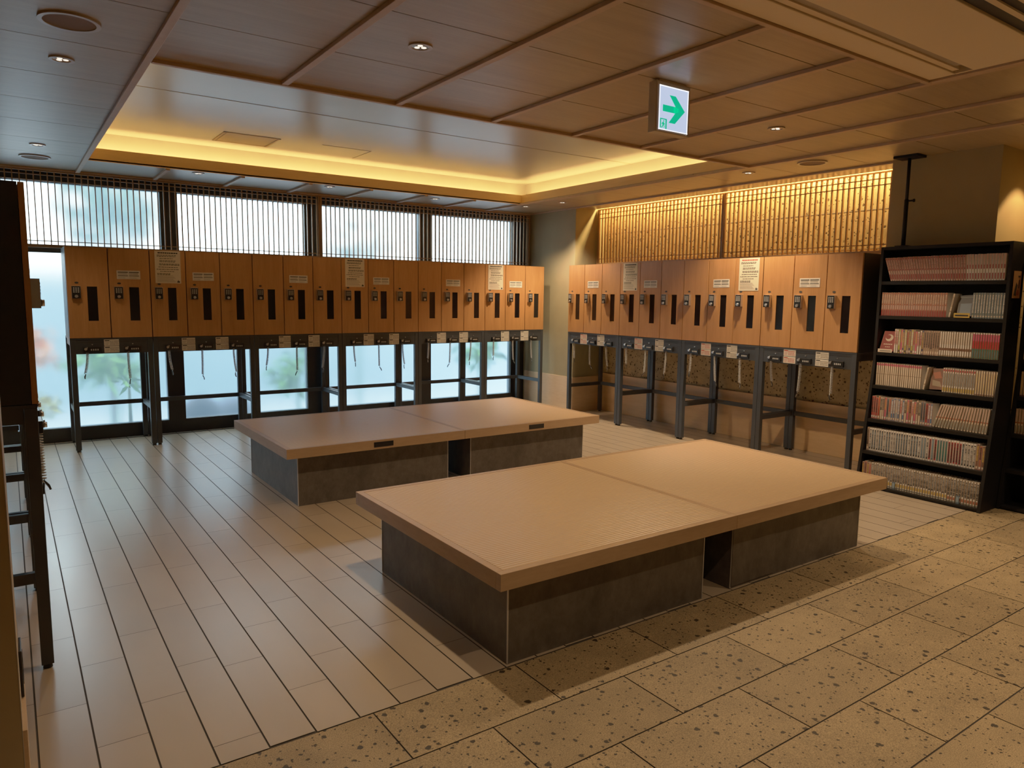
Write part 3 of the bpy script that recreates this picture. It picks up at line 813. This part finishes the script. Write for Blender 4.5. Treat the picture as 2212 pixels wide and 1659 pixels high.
def series(kind, th, r):
    t = th-.005
    if kind == 'red': b = [(0,1,'darkred',0), (.28,.44,'pinkw',t*.12), (0,.06,'pinkw',0)] + title(r, .50, .9, 'pinkw', t)
    elif kind == 'redw': b = [(0,1,'darkred',0), (.28,.44,'white',t*.1), (.6,1,'pinkw',t*.22), (.0,.05,'white',0)]
    elif kind == 'rust': b = [(0,1,'rust',0), (.28,.46,'pinkw',t*.15), (0,.24,'darkred',0)] + title(r, .52, .92, 'cream', t)
    elif kind == 'grey': b = [(0,1,'grey',0), (.05,.10,'cream',0)] + title(r, .2, .92, 'white', t)
    elif kind == 'cream': b = [(0,1,'cream',0), (.22,.27,'tan',0)] + title(r, .45, .9, 'tan', t)
    elif kind == 'creamdark': b = [(0,1,'white',0), (.24,.34,'brown',0), (0,.05,'tan',0)] + title(r, .5, .92, 'cream', t)
    elif kind == 'tan': b = [(0,1,'tan',0), (.06,.16,'cream',t*.1)] + title(r, .3, .92, 'black', t)
    elif kind == 'tricolour': b = [(0,.38,'green',0), (.38,.68,'red',0), (.70,.75,'white',0), (.68,.95,'pink',0), (.95,1,'white',0)] + [(.05,.3,'steelb',t*.3)]
    elif kind == 'creamred': b = [(0,1,'cream',0), (.88,.97,'pink',0), (.50,.515,'brown',0)]
    elif kind == 'dotted': b = [(0,1,'black',0), (0,.07,'white',0), (.93,1,'white',0)] + title(r, .14, .88, r.choice(('white','sky')), t*1.5)
    elif kind == 'dotred': b = [(0,1,'red',0), (0,.07,'white',0), (.93,1,'white',0)] + title(r, .14, .88, 'black', t)
    elif kind == 'dotblue': b = [(0,1,'steelb',0), (0,.07,'white',0), (.93,1,'white',0)] + title(r, .14, .88, r.choice(('sky','green','white')), t)
    elif kind == 'whitedot': b = [(0,1,'white',0), (.13,.26,'yellow',t*.12), (.04,.09,'grey',0)] + title(r, .34, .94, 'black', t)
    elif kind == 'whitered': b = [(0,1,'white',0), (.10,.22,'rust',t*.1), (.02,.06,'grey',0)] + title(r, .3, .94, 'black', t)
    elif kind == 'creamblack': b = [(0,1,'white',0), (.04,.2,'yellow',t*.1), (.28,.8,'black',t*.3)] + [(.86,.95,'red',t*.15)]
    elif kind == 'ivory': b = [(0,1,'cream',0), (.1,.9,'yellow',t*.34), (.02,.06,'brown',0)]
    elif kind == 'stripe': b = [(0,1,'cream',0), (.42,.48,'rust',0), (.5,1,'pinkw',t*.2), (.06,.34,'grey',t*.25)]
    else:
        base = kind[4:]; oc = r.choice([q for q in ('white','black','cream','yellow','red') if q != base])
        b = [(0,1,base,0), (.05,.14,r.choice(('white','cream','black')),t*.1)] + title(r, r.uniform(.2,.5), .92, oc, t)
    light = kind in ('cream','creamdark','creamred','creamblack','ivory','stripe','whitedot','whitered','tricolour') or kind[4:] in ('white','cream','pinkw')
    if light: return edge(b, t, 'tan', .07)
    return edge(b, t, 'white' if kind in ('dotted','dotred','dotblue','redw') else ('sky' if kind == 'grey' else 'pinkw'), .13 if kind in ('dotted','redw') else .07)
KIND_WORD = dict(red='dark red spine', redw='pale-lettered red spine', rust='rust-red spine', grey='grey-green spine', cream='cream spine',
 creamdark='brown-banded cream spine', tan='tan spine', tricolour='red, white and green spine', creamred='pink-topped cream spine',
 dotted='black-and-white spine', dotred='red-and-black spine', dotblue='blue-grey spine', whitedot='white spine with yellow block', whitered='white spine with rust block',
 creamblack='white, black and yellow spine', ivory='ivory spine', stripe='cream-and-rust striped spine')
ROWN = {0:'top shelf', 1:'second shelf', 2:'third shelf', 3:'fourth shelf', 4:'fifth shelf', 5:'sixth shelf', 6:'bottom shelf'}
mix_r = random.Random(12)
def mixed(n, pal): return ['plain'[:4]+mix_r.choice(pal) for _ in range(n)]
MIXA = ['white','cream','white','cream','navy','pink','lime','white','sky','tan']
MIXC = ['red','pinkw','cream','sky','blue','orange','white','red','pink','tan','steelb','rust','cream','purple']
rows = [
 [('red', 31), ('redw', 14)],
 [('rust', 28), ('*cream_lean', 1), ('*dark_face', 1), ('grey', 12)],
 [('*red_face', 1), ('mixA', 14), ('tan', 7), ('creamdark', 14), ('tricolour', 11)],
 [('creamred', 22), ('*cream_lean', 1), ('*brown_face', 1), ('creamblack', 14), ('ivory', 9)],
 [('red_plain', 3), ('mixC', 24), ('stripe', 19)],
 [('tan', 1), ('dotted', 21), ('dotmix', 10), ('dotred', 5), ('dotted', 5), ('brownish', 3)],
 [('brownish', 4), ('whitedot', 30), ('whitered', 11)],
]
ZROW = [BOARDS[0]+.0105] + [z+.0105 for z in BOARDS[1:]] + [.0265]
first = {}
nb = 0
cache = {}
def book(kind, th, h, x, y, z, lean, label, group, recline=0.0):
    var = mix_r.randrange(3) if not kind.startswith('plai') else 0
    key = (kind, round(th,4), round(h,3), var)
    if key not in cache: cache[key] = book_mesh(th, h, series(kind, th, random.Random(hash_str(kind)+var*13)))
    o = bpy.data.objects.new('paperback', cache[key]); C.objects.link(o)
    # lean about the bottom corner on the leaning side
    o.rotation_euler = (lean, recline, 0)
    o.location = (x, y, z)
    tag(o, label, 'book', group); return o
def hash_str(s_):
    v = 7
    for ch in s_: v = (v*31 + ord(ch)) % 100003
    return v
def face_book(name, w, h, th, x, y, z, rx, ry, rz, cover, deco, label, group):
    """a book lying or leaning with its cover towards the room"""
    root = MB().box(-.0, th, -w/2, w/2, 0, h, 0).box(.001, th-.001, -w/2+.002, w/2+.0015, .002, h-.002, 1).build('paperback', [BC[cover], BC['cream']])
    for nm, mb, mt in deco: mb.build(nm, mt, root)
    root.location = (x, y, z); root.rotation_euler = (rx, ry, rz); tag(root, label, 'book', group); return root
for ri, groups in enumerate(rows):
    zr = ZROW[ri]; xf = KX + fx(min(zr+.18, 1.9)) + .012
    yl, yr_ = KA-.026, KB+.026
    items = []
    for kind, n in groups:
        if kind == 'mixA': items += mixed(n, MIXA)
        elif kind == 'mixC': items += mixed(n, MIXC)
        elif kind == 'red_plain': items += ['plaired']*n
        elif kind == 'dotmix': items += [mix_r.choice(('dotred','dotblue','dotted','dotblue')) for _ in range(n)]
        elif kind == 'brownish': items += ['plaibrown', 'plairust', 'plaibrown', 'plaitan'][:n]
        else: items += [kind]*n
    special = {'*cream_lean': .046, '*dark_face': .118, '*red_face': .125, '*brown_face': .100}
    fixed = sum(special.get(k, 0) for k in items)
    # leaning rows need a little extra room
    slackl = {0: .068, 4: .066}.get(ri, .004); slackr = {0: .004}.get(ri, .004)
    n_std = sum(1 for k in items if k not in special)
    th = (yl-yr_-fixed-slackl-slackr)/n_std
    y = yl - (.0 if ri == 0 else .002)
    gname = 'paperbacks on the %s of the bookcase' % ROWN[ri]
    if ri == 0: y = yl-.060
    nb_row = 0
    for j, kind in enumerate(items):
        nb_row += 1
        lab_tail = '%s from left on the bookcase\'s %s' % (ordw(nb_row), ROWN[ri])
        if kind == '*cream_lean':
            y -= .010; h = .176
            o = book('cream', .0165, h, xf, y-.0115, zr+.002, .15, 'leaning cream paperback, '+lab_tail, gname); y -= .046; continue
        if kind == '*dark_face':
            cy = y-.063
            d = [('cover_picture', MB().box(-.0008, 0, -.040, .034, .02, .10), BC['steelb']), ('cover_band', MB().box(-.001, -.0002, -.045, .045, .145, .15), BC['grey'])]
            face_book('f', .098, .165, .014, xf+.010, cy, zr+.010, -.06, .33, 0, 'black', d, 'dark paperback turned cover-out behind an orange card on the second shelf', gname)
            c = MB().box(-.0015, 0, -.054, .054, 0, .034).build('shelf_card', BC['yellow']); c.location = (xf-.014, cy+.004, zr+.0005)
            MB().box(-.0022, -.0015, -.045, .045, .010, .022).build('lettering', M['ink'], c)
            tag(c, 'orange title card standing before the dark cover-out paperback', 'card'); y -= .126-.008; continue
        if kind == '*red_face':
            cy = y-.062; cm = MB(); n = 22
            cm.prism([(.030*math.cos(2*PI*i/n)+.002, .112+.030*math.sin(2*PI*i/n)) for i in range(n)], 'x', -.0008, 0)
            c2 = MB().prism([(.012+.020*math.cos(2*PI*i/n), .118+.018*math.sin(2*PI*i/n)) for i in range(n)], 'x', -.0013, -.0008)
            tl = MB(); 
            for q in range(5): tl.box(-.0008, 0, -.034+q*.0145, -.024+q*.0145, .052, .061); 
            for q in range(3): tl.box(-.0008, 0, -.02+q*.014, -.011+q*.014, .03, .037)
            face_book('f', .110, .170, .016, xf+.008, cy, zr+.012, 0, .42, 0, 'darkred', [('emblem', cm, BC['cream']), ('emblem_swirl', c2, BC['darkred']), ('lettering', tl, BC['cream'])], 'dark red cover-out paperback with a round pale emblem, left end of the third shelf', gname)
            c = MB().box(-.0015, 0, -.058, .056, 0, .026).build('shelf_card', BC['cream']); c.location = (xf-.012, cy, zr+.0005)
            MB().box(-.0022, -.0015, -.048, .04, .008, .016).build('lettering', M['greyink'], c)
            tag(c, 'cream title card standing before the red cover-out paperback', 'card'); y -= .125; continue
        if kind == '*brown_face':
            cy = y-.054
            a = MB().prism([(-.038,.02),(.03,.03),(.036,.075),(-.02,.062)], 'x', -.0008, 0); b2 = MB().prism([(-.03,.09),(.02,.084),(.038,.13),(-.012,.142)], 'x', -.0008, 0)
            face_book('f', .094, .165, .014, xf+.010, cy, zr+.012, -.05, .30, 0, 'brown', [('cover_picture', a, BC['tan']), ('cover_picture', b2, BC['rust'])], 'brown paperback turned cover-out amid cream volumes on the fourth shelf', gname)
            y -= .108-.008; continue
        # leaning
        lean = 0.0
        if ri == 0:
            lean = -.31*(1-j/(len(items)-1))
        if ri == 4 and j >= 27: lean = .28-.20*(j-27)/18
        h = BH + mix_r.uniform(-.001, .001) + {0:.006, 2:.004, 5:.004}.get(ri, 0)
        if kind.startswith('plai'): h += mix_r.choice((-.008, 0, .004))
        h = round(h, 3)
        word = KIND_WORD.get(kind) or (kind[4:].replace('steelb','slate').replace('pinkw','pale pink')+' spine')
        yc = y - th/2
        zz = zr
        if lean: zz = zr + abs(math.sin(lean))*th/2
        book(kind, th*(.98 if not lean else .94), h, xf + mix_r.uniform(-.002, .002), yc, zz+.0004, lean, 'paperback, %s, %s' % (word, lab_tail), gname)
        y -= th
        if ri == 4 and j >= 26: y -= .0024
# clear dividers among the bottom books are small blue index tags
for yy, zz in ((2.83, .085), (2.36, .0272)):
    o = MB().box(-.0015, 0, -.012, .012, 0, .060).build('index_tag', BC['steelb']); o.location = (KX+fx(.2)+.006, yy, .0270)
    MB().box(-.0022, -.0015, -.008, .008, .012, .05).build('lettering', BC['sky'], o)
    tag(o, 'slim blue index tag before the bottom-shelf paperbacks, the %s one' % ('longer-set left' if yy > 2.6 else 'right'), 'tag', 'index tags')
# a few volumes on the second bookcase that show at the edge
for ri, kinds in ((2, ['creamred']*4), (3, ['ivory']*4), (4, ['stripe']*4)):
    for j, kd in enumerate(kinds):
        th = .019; zr = ZROW[ri]
        book(kd, th*.98, BH, KX2+fx(zr+.18)+.012, KA2-.034-j*th, zr+.0004, 0, '%s paperback at the right edge, %s from left on the second bookcase\'s %s' % (KIND_WORD[kd].split()[0], ordw(j+1), ROWN[ri]), 'paperbacks on the second bookcase')
# poster on the side of the first bookcase
po_ = MB().box(0, .125, -.0015, 0, 0, .19, 0).build('hanging_poster', plain('poster_orange', (.58,.31,.15), .6, var=.1)); po_.location = (5.825, KB-.0003, 1.535)
MB().prism([(.02,.02),(.06,.015),(.058,.05),(.075,.09),(.05,.11),(.035,.075)], 'y', -.002, -.0015).box(.075, .11, -.002, -.0015, .148, .158).box(.09, .105, -.002, -.0015, .07, .13).build('print', M['ink'], po_)
MB().prism([(.06,.02),(.10,.02),(.095,.055),(.07,.06)], 'y', -.002, -.0015).build('print', BC['rust'], po_)
tag(po_, 'narrow orange poster on the end panel of the black bookcase', 'poster')

# tension poles between bookcase tops and ceiling
def pole(x, y, label):
    r = empty('tension_pole', (x, y, 1.931))
    MB().cyl((0,0,.012), 'z', .016, .016, .36, 16).build('lower_tube', M['shelfblack'], r)
    MB().cyl((0,0,.372), 'z', .0125, .0125, ZC-1.931-.372-.021, 16).build('upper_tube', M['shelfblack'], r)
    MB().box(-.07, .07, -.095, .095, ZC-1.931-.020, ZC-1.931-.001).build('ceiling_plate', M['shelfblack'], r, bevel=.003)
    MB().box(-.045, .045, -.045, .045, 0, .012).build('foot_plate', M['shelfblack'], r)
    k = MB().cyl((0,-.055,.36), 'y', .007, .007, .04, 10).cyl((0,-.062,.36), 'y', .013, .013, .01, 12).build('clamp_knob', M['shelfblack'], r)
    tag(r, label, 'tension pole', 'anti-tip poles on the bookcases'); return r
pole(5.905, 3.02, 'black tension pole bracing the tall bookcase to the ceiling before the khaki pier')
pole(6.12, 2.055, 'black tension pole bracing the second bookcase at the right edge')

# ------------------------------------------------------------------ ceiling fixtures
def downlight(x, y, z, label, lit=True):
    r = empty('downlight', (x, y, z))
    MB().ring((0,0,0), .040, .056, -.007, -.0008, 28).build('trim_ring', M['fixture'], r)
    MB().cyl((0,0,-.0035), 'z', .040, .040, .002, 24).build('reflector', M['reflector'], r)
    lm = MB()
    for a in (0, 1, 2): lm.cyl((.018*math.cos(2.1*a), .018*math.sin(2.1*a), -.0045), 'z', .012, .012, .001, 12)
    lm.build('lamp', M['lens'], r)
    tag(r, label, 'downlight', 'ceiling downlights'); return r
DL = [(.299,4.355,'beside the recess, left strip'),(1.639,3.115,'over the near bench, left'),(4.296,3.097,'beyond the green arrow sign'),(5.583,4.291,'by the right end of the recess'),
 (1.595,7.594,'first along the window lattice'),(2.911,7.603,'middle one along the window lattice'),(4.248,7.709,'last but one along the window lattice'),(5.60,6.989,'near the khaki pillar'),(5.494,7.60,'in the corner above the last window locker'),(.281,6.958,'at the far end of the left strip')]
for x, y, w_ in DL: downlight(x, y, ZC, 'small round ceiling downlight, '+w_)
def speaker(x, y, label):
    r = empty('ceiling_speaker', (x, y, ZC))
    MB().ring((0,0,0), .100, .118, -.009, -.0008, 40).build('rim', M['fixture'], r)
    MB().cyl((0,0,-.005), 'z', .100, .100, .004, 36).build('grille', M['spk'], r)
    tag(r, label, 'ceiling speaker', 'ceiling speakers')
speaker(.294, 3.739, 'large round ceiling speaker in the upper left corner')
speaker(.281, 7.586, 'round ceiling speaker by the window lattice at left')
speaker(5.578, 3.653, 'round ceiling speaker above the right-hand lockers')
# exit sign
r = empty('exit_sign', (2.968, 2.80, ZC))
sx0, sx1, sz0, sz1 = -.128, .128, -.270, -.012
MB().box(sx0, sx1, -.018, .040, sz0, sz1).build('housing', plain('sign_housing', (.50,.38,.22), .5), r, bevel=.004)
MB().box(-.10, .10, -.008, .028, -.0118, -.0005).build('ceiling_mount', M['acw'], r)
fx0, fx1, fz0, fz1 = -.108, .110, -.257, -.034
face = MB().box(fx0, fx1, -.0205, -.0182, fz0, fz1).build('sign_face', M['signwhite'], r)
MB().box(fx0, fx1, -.0212, -.0205, fz1-.004, fz1).box(fx0, fx1, -.0212, -.0205, fz0, fz0+.003).box(fx0, fx0+.003, -.0212, -.0205, fz0, fz1).box(fx1-.004, fx1, -.0212, -.0205, fz0, fz1).build('lit_edge', M['signedge'], face)
def uv(u, v): return (fx0+u*(fx1-fx0), fz1-v*(fz1-fz0))
A = [(.12,.43),(.56,.43),(.34,.19),(.55,.19),(.89,.5),(.55,.82),(.335,.82),(.56,.58),(.12,.58)]
mb = MB(); mb.prism([uv(*q) for q in (A[0], A[1], A[7], A[8])], 'y', -.0215, -.0205)
mb.prism([uv(*q) for q in (A[2], A[3], A[4], (.62,.5))], 'y', -.0215, -.0205); mb.prism([uv(*q) for q in ((.62,.5), A[4], A[5], A[6])], 'y', -.0215, -.0205)
mb.prism([uv(*q) for q in ((.50,.43), (.66,.46), (.66,.54), (.50,.58))], 'y', -.0215, -.0205)
mb.build('arrow', M['signgreen'], face)
pg = MB()
def bar(u0, v0, u1, v1): 
    a, b_ = uv(u0, v0), uv(u1, v1); pg.box(min(a[0],b_[0]), max(a[0],b_[0]), -.0215, -.0205, min(a[1],b_[1]), max(a[1],b_[1]))
bar(.04,.745,.27,.77); bar(.04,.77,.075,.965); bar(.225,.77,.27,.975)
n = 12; pg.prism([(uv(.165,.80)[0]+.0042*math.cos(2*PI*i/n), uv(.165,.80)[1]+.0042*math.sin(2*PI*i/n)) for i in range(n)], 'y', -.0215, -.0205)
for q in ([(.12,.83),(.17,.82),(.175,.89),(.13,.89)], [(.135,.885),(.165,.885),(.115,.965),(.085,.955)], [(.15,.885),(.175,.88),(.20,.93),(.185,.96),(.17,.955),(.178,.93)], [(.165,.83),(.205,.865),(.195,.885),(.16,.86)], [(.12,.835),(.095,.875),(.105,.885),(.135,.86)]):
    pg.prism([uv(*w_) for w_ in q], 'y', -.0215, -.0205)
pg.build('running_figure', M['signgreen'], face)
tag(r, 'lit emergency exit sign hanging from the ceiling, green right arrow and running figure', 'exit sign')
# air conditioner in the ceiling
r = empty('air_conditioner', ((AX0+AX1)/2, (AY0+AY1)/2, ZC)); L = r.location
def acput(n, m, *bxs, bevel=0.0):
    mb = MB()
    for q in bxs: mb.box(q[0]-L.x, q[1]-L.x, q[2]-L.y, q[3]-L.y, q[4]-ZC, q[5]-ZC)
    return mb.build(n, M[m], r, bevel)
yc = (AY0+AY1)/2
for s in (1,):
    def yy(a, b_): 
        q = sorted((yc+s*a, yc+s*b_)); return q
    a = yy(.255, .3805); acput('outlet_frame', 'acw', (AX0+.003, AX1-.003, a[0], a[1], ZC-.012, ZC+.03), bevel=.003)
    a = yy(.218, .249); acput('flap_edge', 'acw', (AX0+.03, AX1-.05, a[0], a[1], ZC-.006, ZC+.012))
    a = yy(.170, .2165); acput('air_flap', 'acg', (AX0+.03, AX1-.10, a[0], a[1], ZC+.000, ZC+.012))
acput('air_slot', 'black', (AX0+.02, AX1-.02, yc-.226, yc-.1685, ZC-.002, ZC+.01)); acput('flap_edge', 'acw', (AX0+.02, AX1-.02, yc-.252, yc-.2265, ZC-.010, ZC+.01)); acput('air_slot', 'black', (AX0+.02, AX1-.02, yc-.300, yc-.2525, ZC-.002, ZC+.01)); acput('outlet_frame', 'acw', (AX0+.003, AX1-.003, yc-.3805, yc-.3005, ZC-.012, ZC+.03), bevel=.003)
a = (yc-.168, yc+.168); acput('centre_panel', 'acw', (AX0+.02, AX1-.020, a[0], a[1], ZC-.014, ZC+.01), bevel=.003)
acput('casing', 'black', (AX0+.003, AX1-.003, AY0+.003, AY1-.003, ZC+.031, ZC+.2))
acput('end_frame', 'acw', (AX1-.018, AX1-.0035, AY0+.130, AY1-.130, ZC-.012, ZC+.03))
tag(r, 'long beige ceiling air conditioner with grey air flap in the upper right corner', 'air conditioner')
batten(AX0, AX1+.03, AY1+.001, AY1+.028, .022); batten(AX1+.002, AX1+.030, AY0-.03, AY1, .022)
# wall outlet on the near wall end
o = MB().box(0, .008, -.055, .055, 0, .145).build('wall_switch', M['plastic'], None, bevel=.002); o.location = (-.0288, 2.555, .288)
MB().box(.0082, .0095, -.03, .03, .03, .115).build('switch_plate', M['rubber'], o)
tag(o, 'small black plate on the edge of the cream wall at lower left', 'wall plate')

# ------------------------------------------------------------------ garden behind the frosted glass
struct('ground_garden', MB().box(-6, 12, 8.5, 16, -.35, -.12), M['gravel'])
struct('added_pane_backdrop', MB().box(-6, 12, 11.2, 11.35, -.35, 1.85), plain('pane_backdrop_tone', (.30,.39,.48), .9, var=.08, vscale=1.2))  # added backdrop, gives the lower panes their soft blue-grey light
def shrub(x, y, z, R_, n, ls, mat, label, cat='shrub', squash=1.0, stem=True):
    r = empty('garden_shrub', (x, y, -.12)); rr = random.Random(int(x*100+y*10)); mb = MB()
    for _ in range(n):
        a, b_ = rr.uniform(0, 2*PI), math.acos(rr.uniform(-1, 1)); q = R_*rr.random()**.4
        c = Vector((q*math.sin(b_)*math.cos(a), q*.6*math.sin(b_)*math.sin(a), z+.12+q*squash*math.cos(b_)))
        d = Vector((rr.uniform(-1,1), rr.uniform(-.5,.5), rr.uniform(-1,.4))).normalized(); s_ = d.cross(Vector((rr.uniform(-1,1), 1, rr.uniform(-1,1)))).normalized()
        l = ls*rr.uniform(.6, 1.2)
        mb.face([c, c+d*l*.5+s_*l*.12, c+d*l, c+d*l*.5-s_*l*.12])
    mb.build('foliage', M[mat], r)
    if stem: MB().cyl((0,0,0), 'z', .025, .012, z+.12, 8).build('stem', M['cane'], r)
    tag(r, label, cat, 'plants outside the windows')
shrub(1.0, 9.45, 2.50, .58, 640, .23, 'leafdark', 'blurred dark green tree behind the upper pane at left', 'tree')
shrub(.90, 8.90, .78, .34, 80, .30, 'leaf', 'bamboo sprays against the glass below the first two lockers', 'bamboo', .7)
shrub(1.02, 8.50, .58, .13, 16, .17, 'leaf', 'sharp bamboo leaves touching the glass below the second locker', 'bamboo', .5)
shrub(3.9, 9.2, 2.15, .5, 240, .2, 'leafdark', 'blurred grey green bush behind the third upper pane', 'tree')
shrub(5.55, 8.75, .75, .35, 110, .25, 'leaf', 'pale bamboo behind the last lower pane', 'bamboo', .8)
shrub(2.95, 8.9, .55, .35, 110, .22, 'leaf', 'pale green shrub behind the middle lower panes', 'shrub', .8)
shrub(.22, 8.75, .33, .20, 160, .10, 'yellow', 'yellow flowering clump behind the glass at lower left', 'flowers', .7)
shrub(.12, 8.95, .95, .34, 160, .16, 'orangefl', 'orange leaved shrub behind the glass at left', 'shrub', .7)
def rock_obj(x, y, sx, sz, label):
    bm = bmesh.new(); bmesh.ops.create_icosphere(bm, subdivisions=3, radius=1)
    rr = random.Random(int(x*10))
    for v in bm.verts: v.co *= 1 + .12*math.sin(v.co.x*3+x)+.1*math.sin(v.co.z*4)
    for v in bm.verts: v.co = Vector((v.co.x*sx, v.co.y*sx*.6, v.co.z*sz))
    me = bpy.data.meshes.new('garden_rock'); bm.to_mesh(me); bm.free(); me.materials.append(M['rock'])
    o = bpy.data.objects.new('garden_rock', me); C.objects.link(o); o.location = (x, y, -.12+sz*.7); tag(o, label, 'rock', 'rocks outside the windows')
rock_obj(1.80, 8.85, .24, .26, 'dark garden rock blurred behind the second lower pane')
rock_obj(2.3, 9.3, .26, .20, 'dark garden rock blurred behind the third lower stand')
rock_obj(-.35, 8.9, .22, .22, 'grey garden rock blurred behind the glass at far left')

# ------------------------------------------------------------------ lights
def spot(x, y, z, e, col_=(1.0,.70,.42), angle=100, blend=.6, size=.03):
    d = bpy.data.lights.new('downlight_beam', 'SPOT'); d.energy = e; d.color = col_; d.spot_size = math.radians(angle); d.spot_blend = blend; d.shadow_soft_size = size
    o = bpy.data.objects.new('downlight_beam', d); C.objects.link(o); o.location = (x, y, z); return o
for x, y, w_ in DL:
    e = SPOT
    if y > 7.4: e *= (.7 if x > 5 else .06)
    if x < .5: e *= .30
    if x > 5.5 and y < 7.2: e *= 2.4
    if 4 < x < 5 and y < 4: e *= 1.5
    spot(x, y, ZC-.012, e, angle=(112 if x > 5.5 and y < 7.2 else (132 if 4 < x < 5 and y < 4 else 100)))
for x, y, k in ((1.64, .55, .8), (4.3, .55, 1.1), (2.97, -.9, .8), (.2, .4, .15), (5.6, .6, .55)): spot(x, y, ZC-.012, SPOT*k)
spot(6.32, 2.13, ZC-.02, 34, (1.0,.60,.24), angle=88, blend=.15)
def area(x, y, z, sx, sy, e, rot=(0,0,0), col_=(1.0,.60,.18)):
    d = bpy.data.lights.new('led_strip', 'AREA'); d.shape = 'RECTANGLE'; d.size = sx; d.size_y = sy; d.energy = e; d.color = col_
    o = bpy.data.objects.new('led_strip', d); C.objects.link(o); o.location = (x, y, z); o.rotation_euler = rot; return o
zc = ZC+.062
area((RX0+RX1)/2, RY1+.075, zc, RX1-RX0, .03, 15*COVE, (PI, 0, 0))
area(RX1+.085, (RY0+RY1)/2, zc, .03, RY1-RY0, 11*COVE, (PI, 0, 0))
area(RX0-.075, (RY0+RY1)/2, zc, .03, RY1-RY0, 4*COVE, (PI, 0, 0))
area((RX0+RX1)/2, RY0-.075, zc, RX1-RX0, .03, 2*COVE, (PI, 0, 0))
area(6.462, 5.23, ZC+.12, .03, 4.0, 74, (0, -.30, 0), (1.0,.64,.22))

# world: bright overcast sky outside
w = bpy.data.worlds.new('overcast'); S.world = w; w.use_nodes = True
bg = w.node_tree.nodes['Background']; bg.inputs['Color'].default_value = (.86, .955, 1.0, 1); bg.inputs['Strength'].default_value = WORLD

# ------------------------------------------------------------------ camera (solved from the photograph)
cam = bpy.data.cameras.new('camera'); co = bpy.data.objects.new('camera', cam); C.objects.link(co)
R_ = Vector((0.82019363, -0.57194025, 0.01291354)); U_ = Vector((0.05823563, 0.10592599, 0.99266726)); F_ = Vector((0.56911424, 0.81342734, -0.12018713))
m = Matrix((( R_.x, U_.x, -F_.x, 0), (R_.y, U_.y, -F_.y, 0), (R_.z, U_.z, -F_.z, 1.5), (0,0,0,1)))
co.matrix_world = m
cam.sensor_fit = 'HORIZONTAL'; cam.sensor_width = 36; cam.lens = 25.386; cam.clip_start = .05
S.camera = co
S.view_settings.view_transform = 'Standard'; S.view_settings.look = 'None'; S.view_settings.exposure = 0.25; S.view_settings.gamma = 1.22
vs = S.view_settings; vs.use_curve_mapping = True; cm = vs.curve_mapping      # soft highlight shoulder, as the camera's tone curve
cm.white_level = (5, 5, 5); cm.use_clip = True
cc = cm.curves[3]
cc.points[0].location = (0, 0); cc.points[1].location = (1, 1)
for q in ((.06, .30), (.12, .58), (.20, .76), (.36, .88), (.65, .955)): cc.points.new(*q)
cm.update()
S.cycles.use_denoising = True
S.cycles.max_bounces = 8; S.cycles.diffuse_bounces = 5; S.cycles.sample_clamp_indirect = 4.0
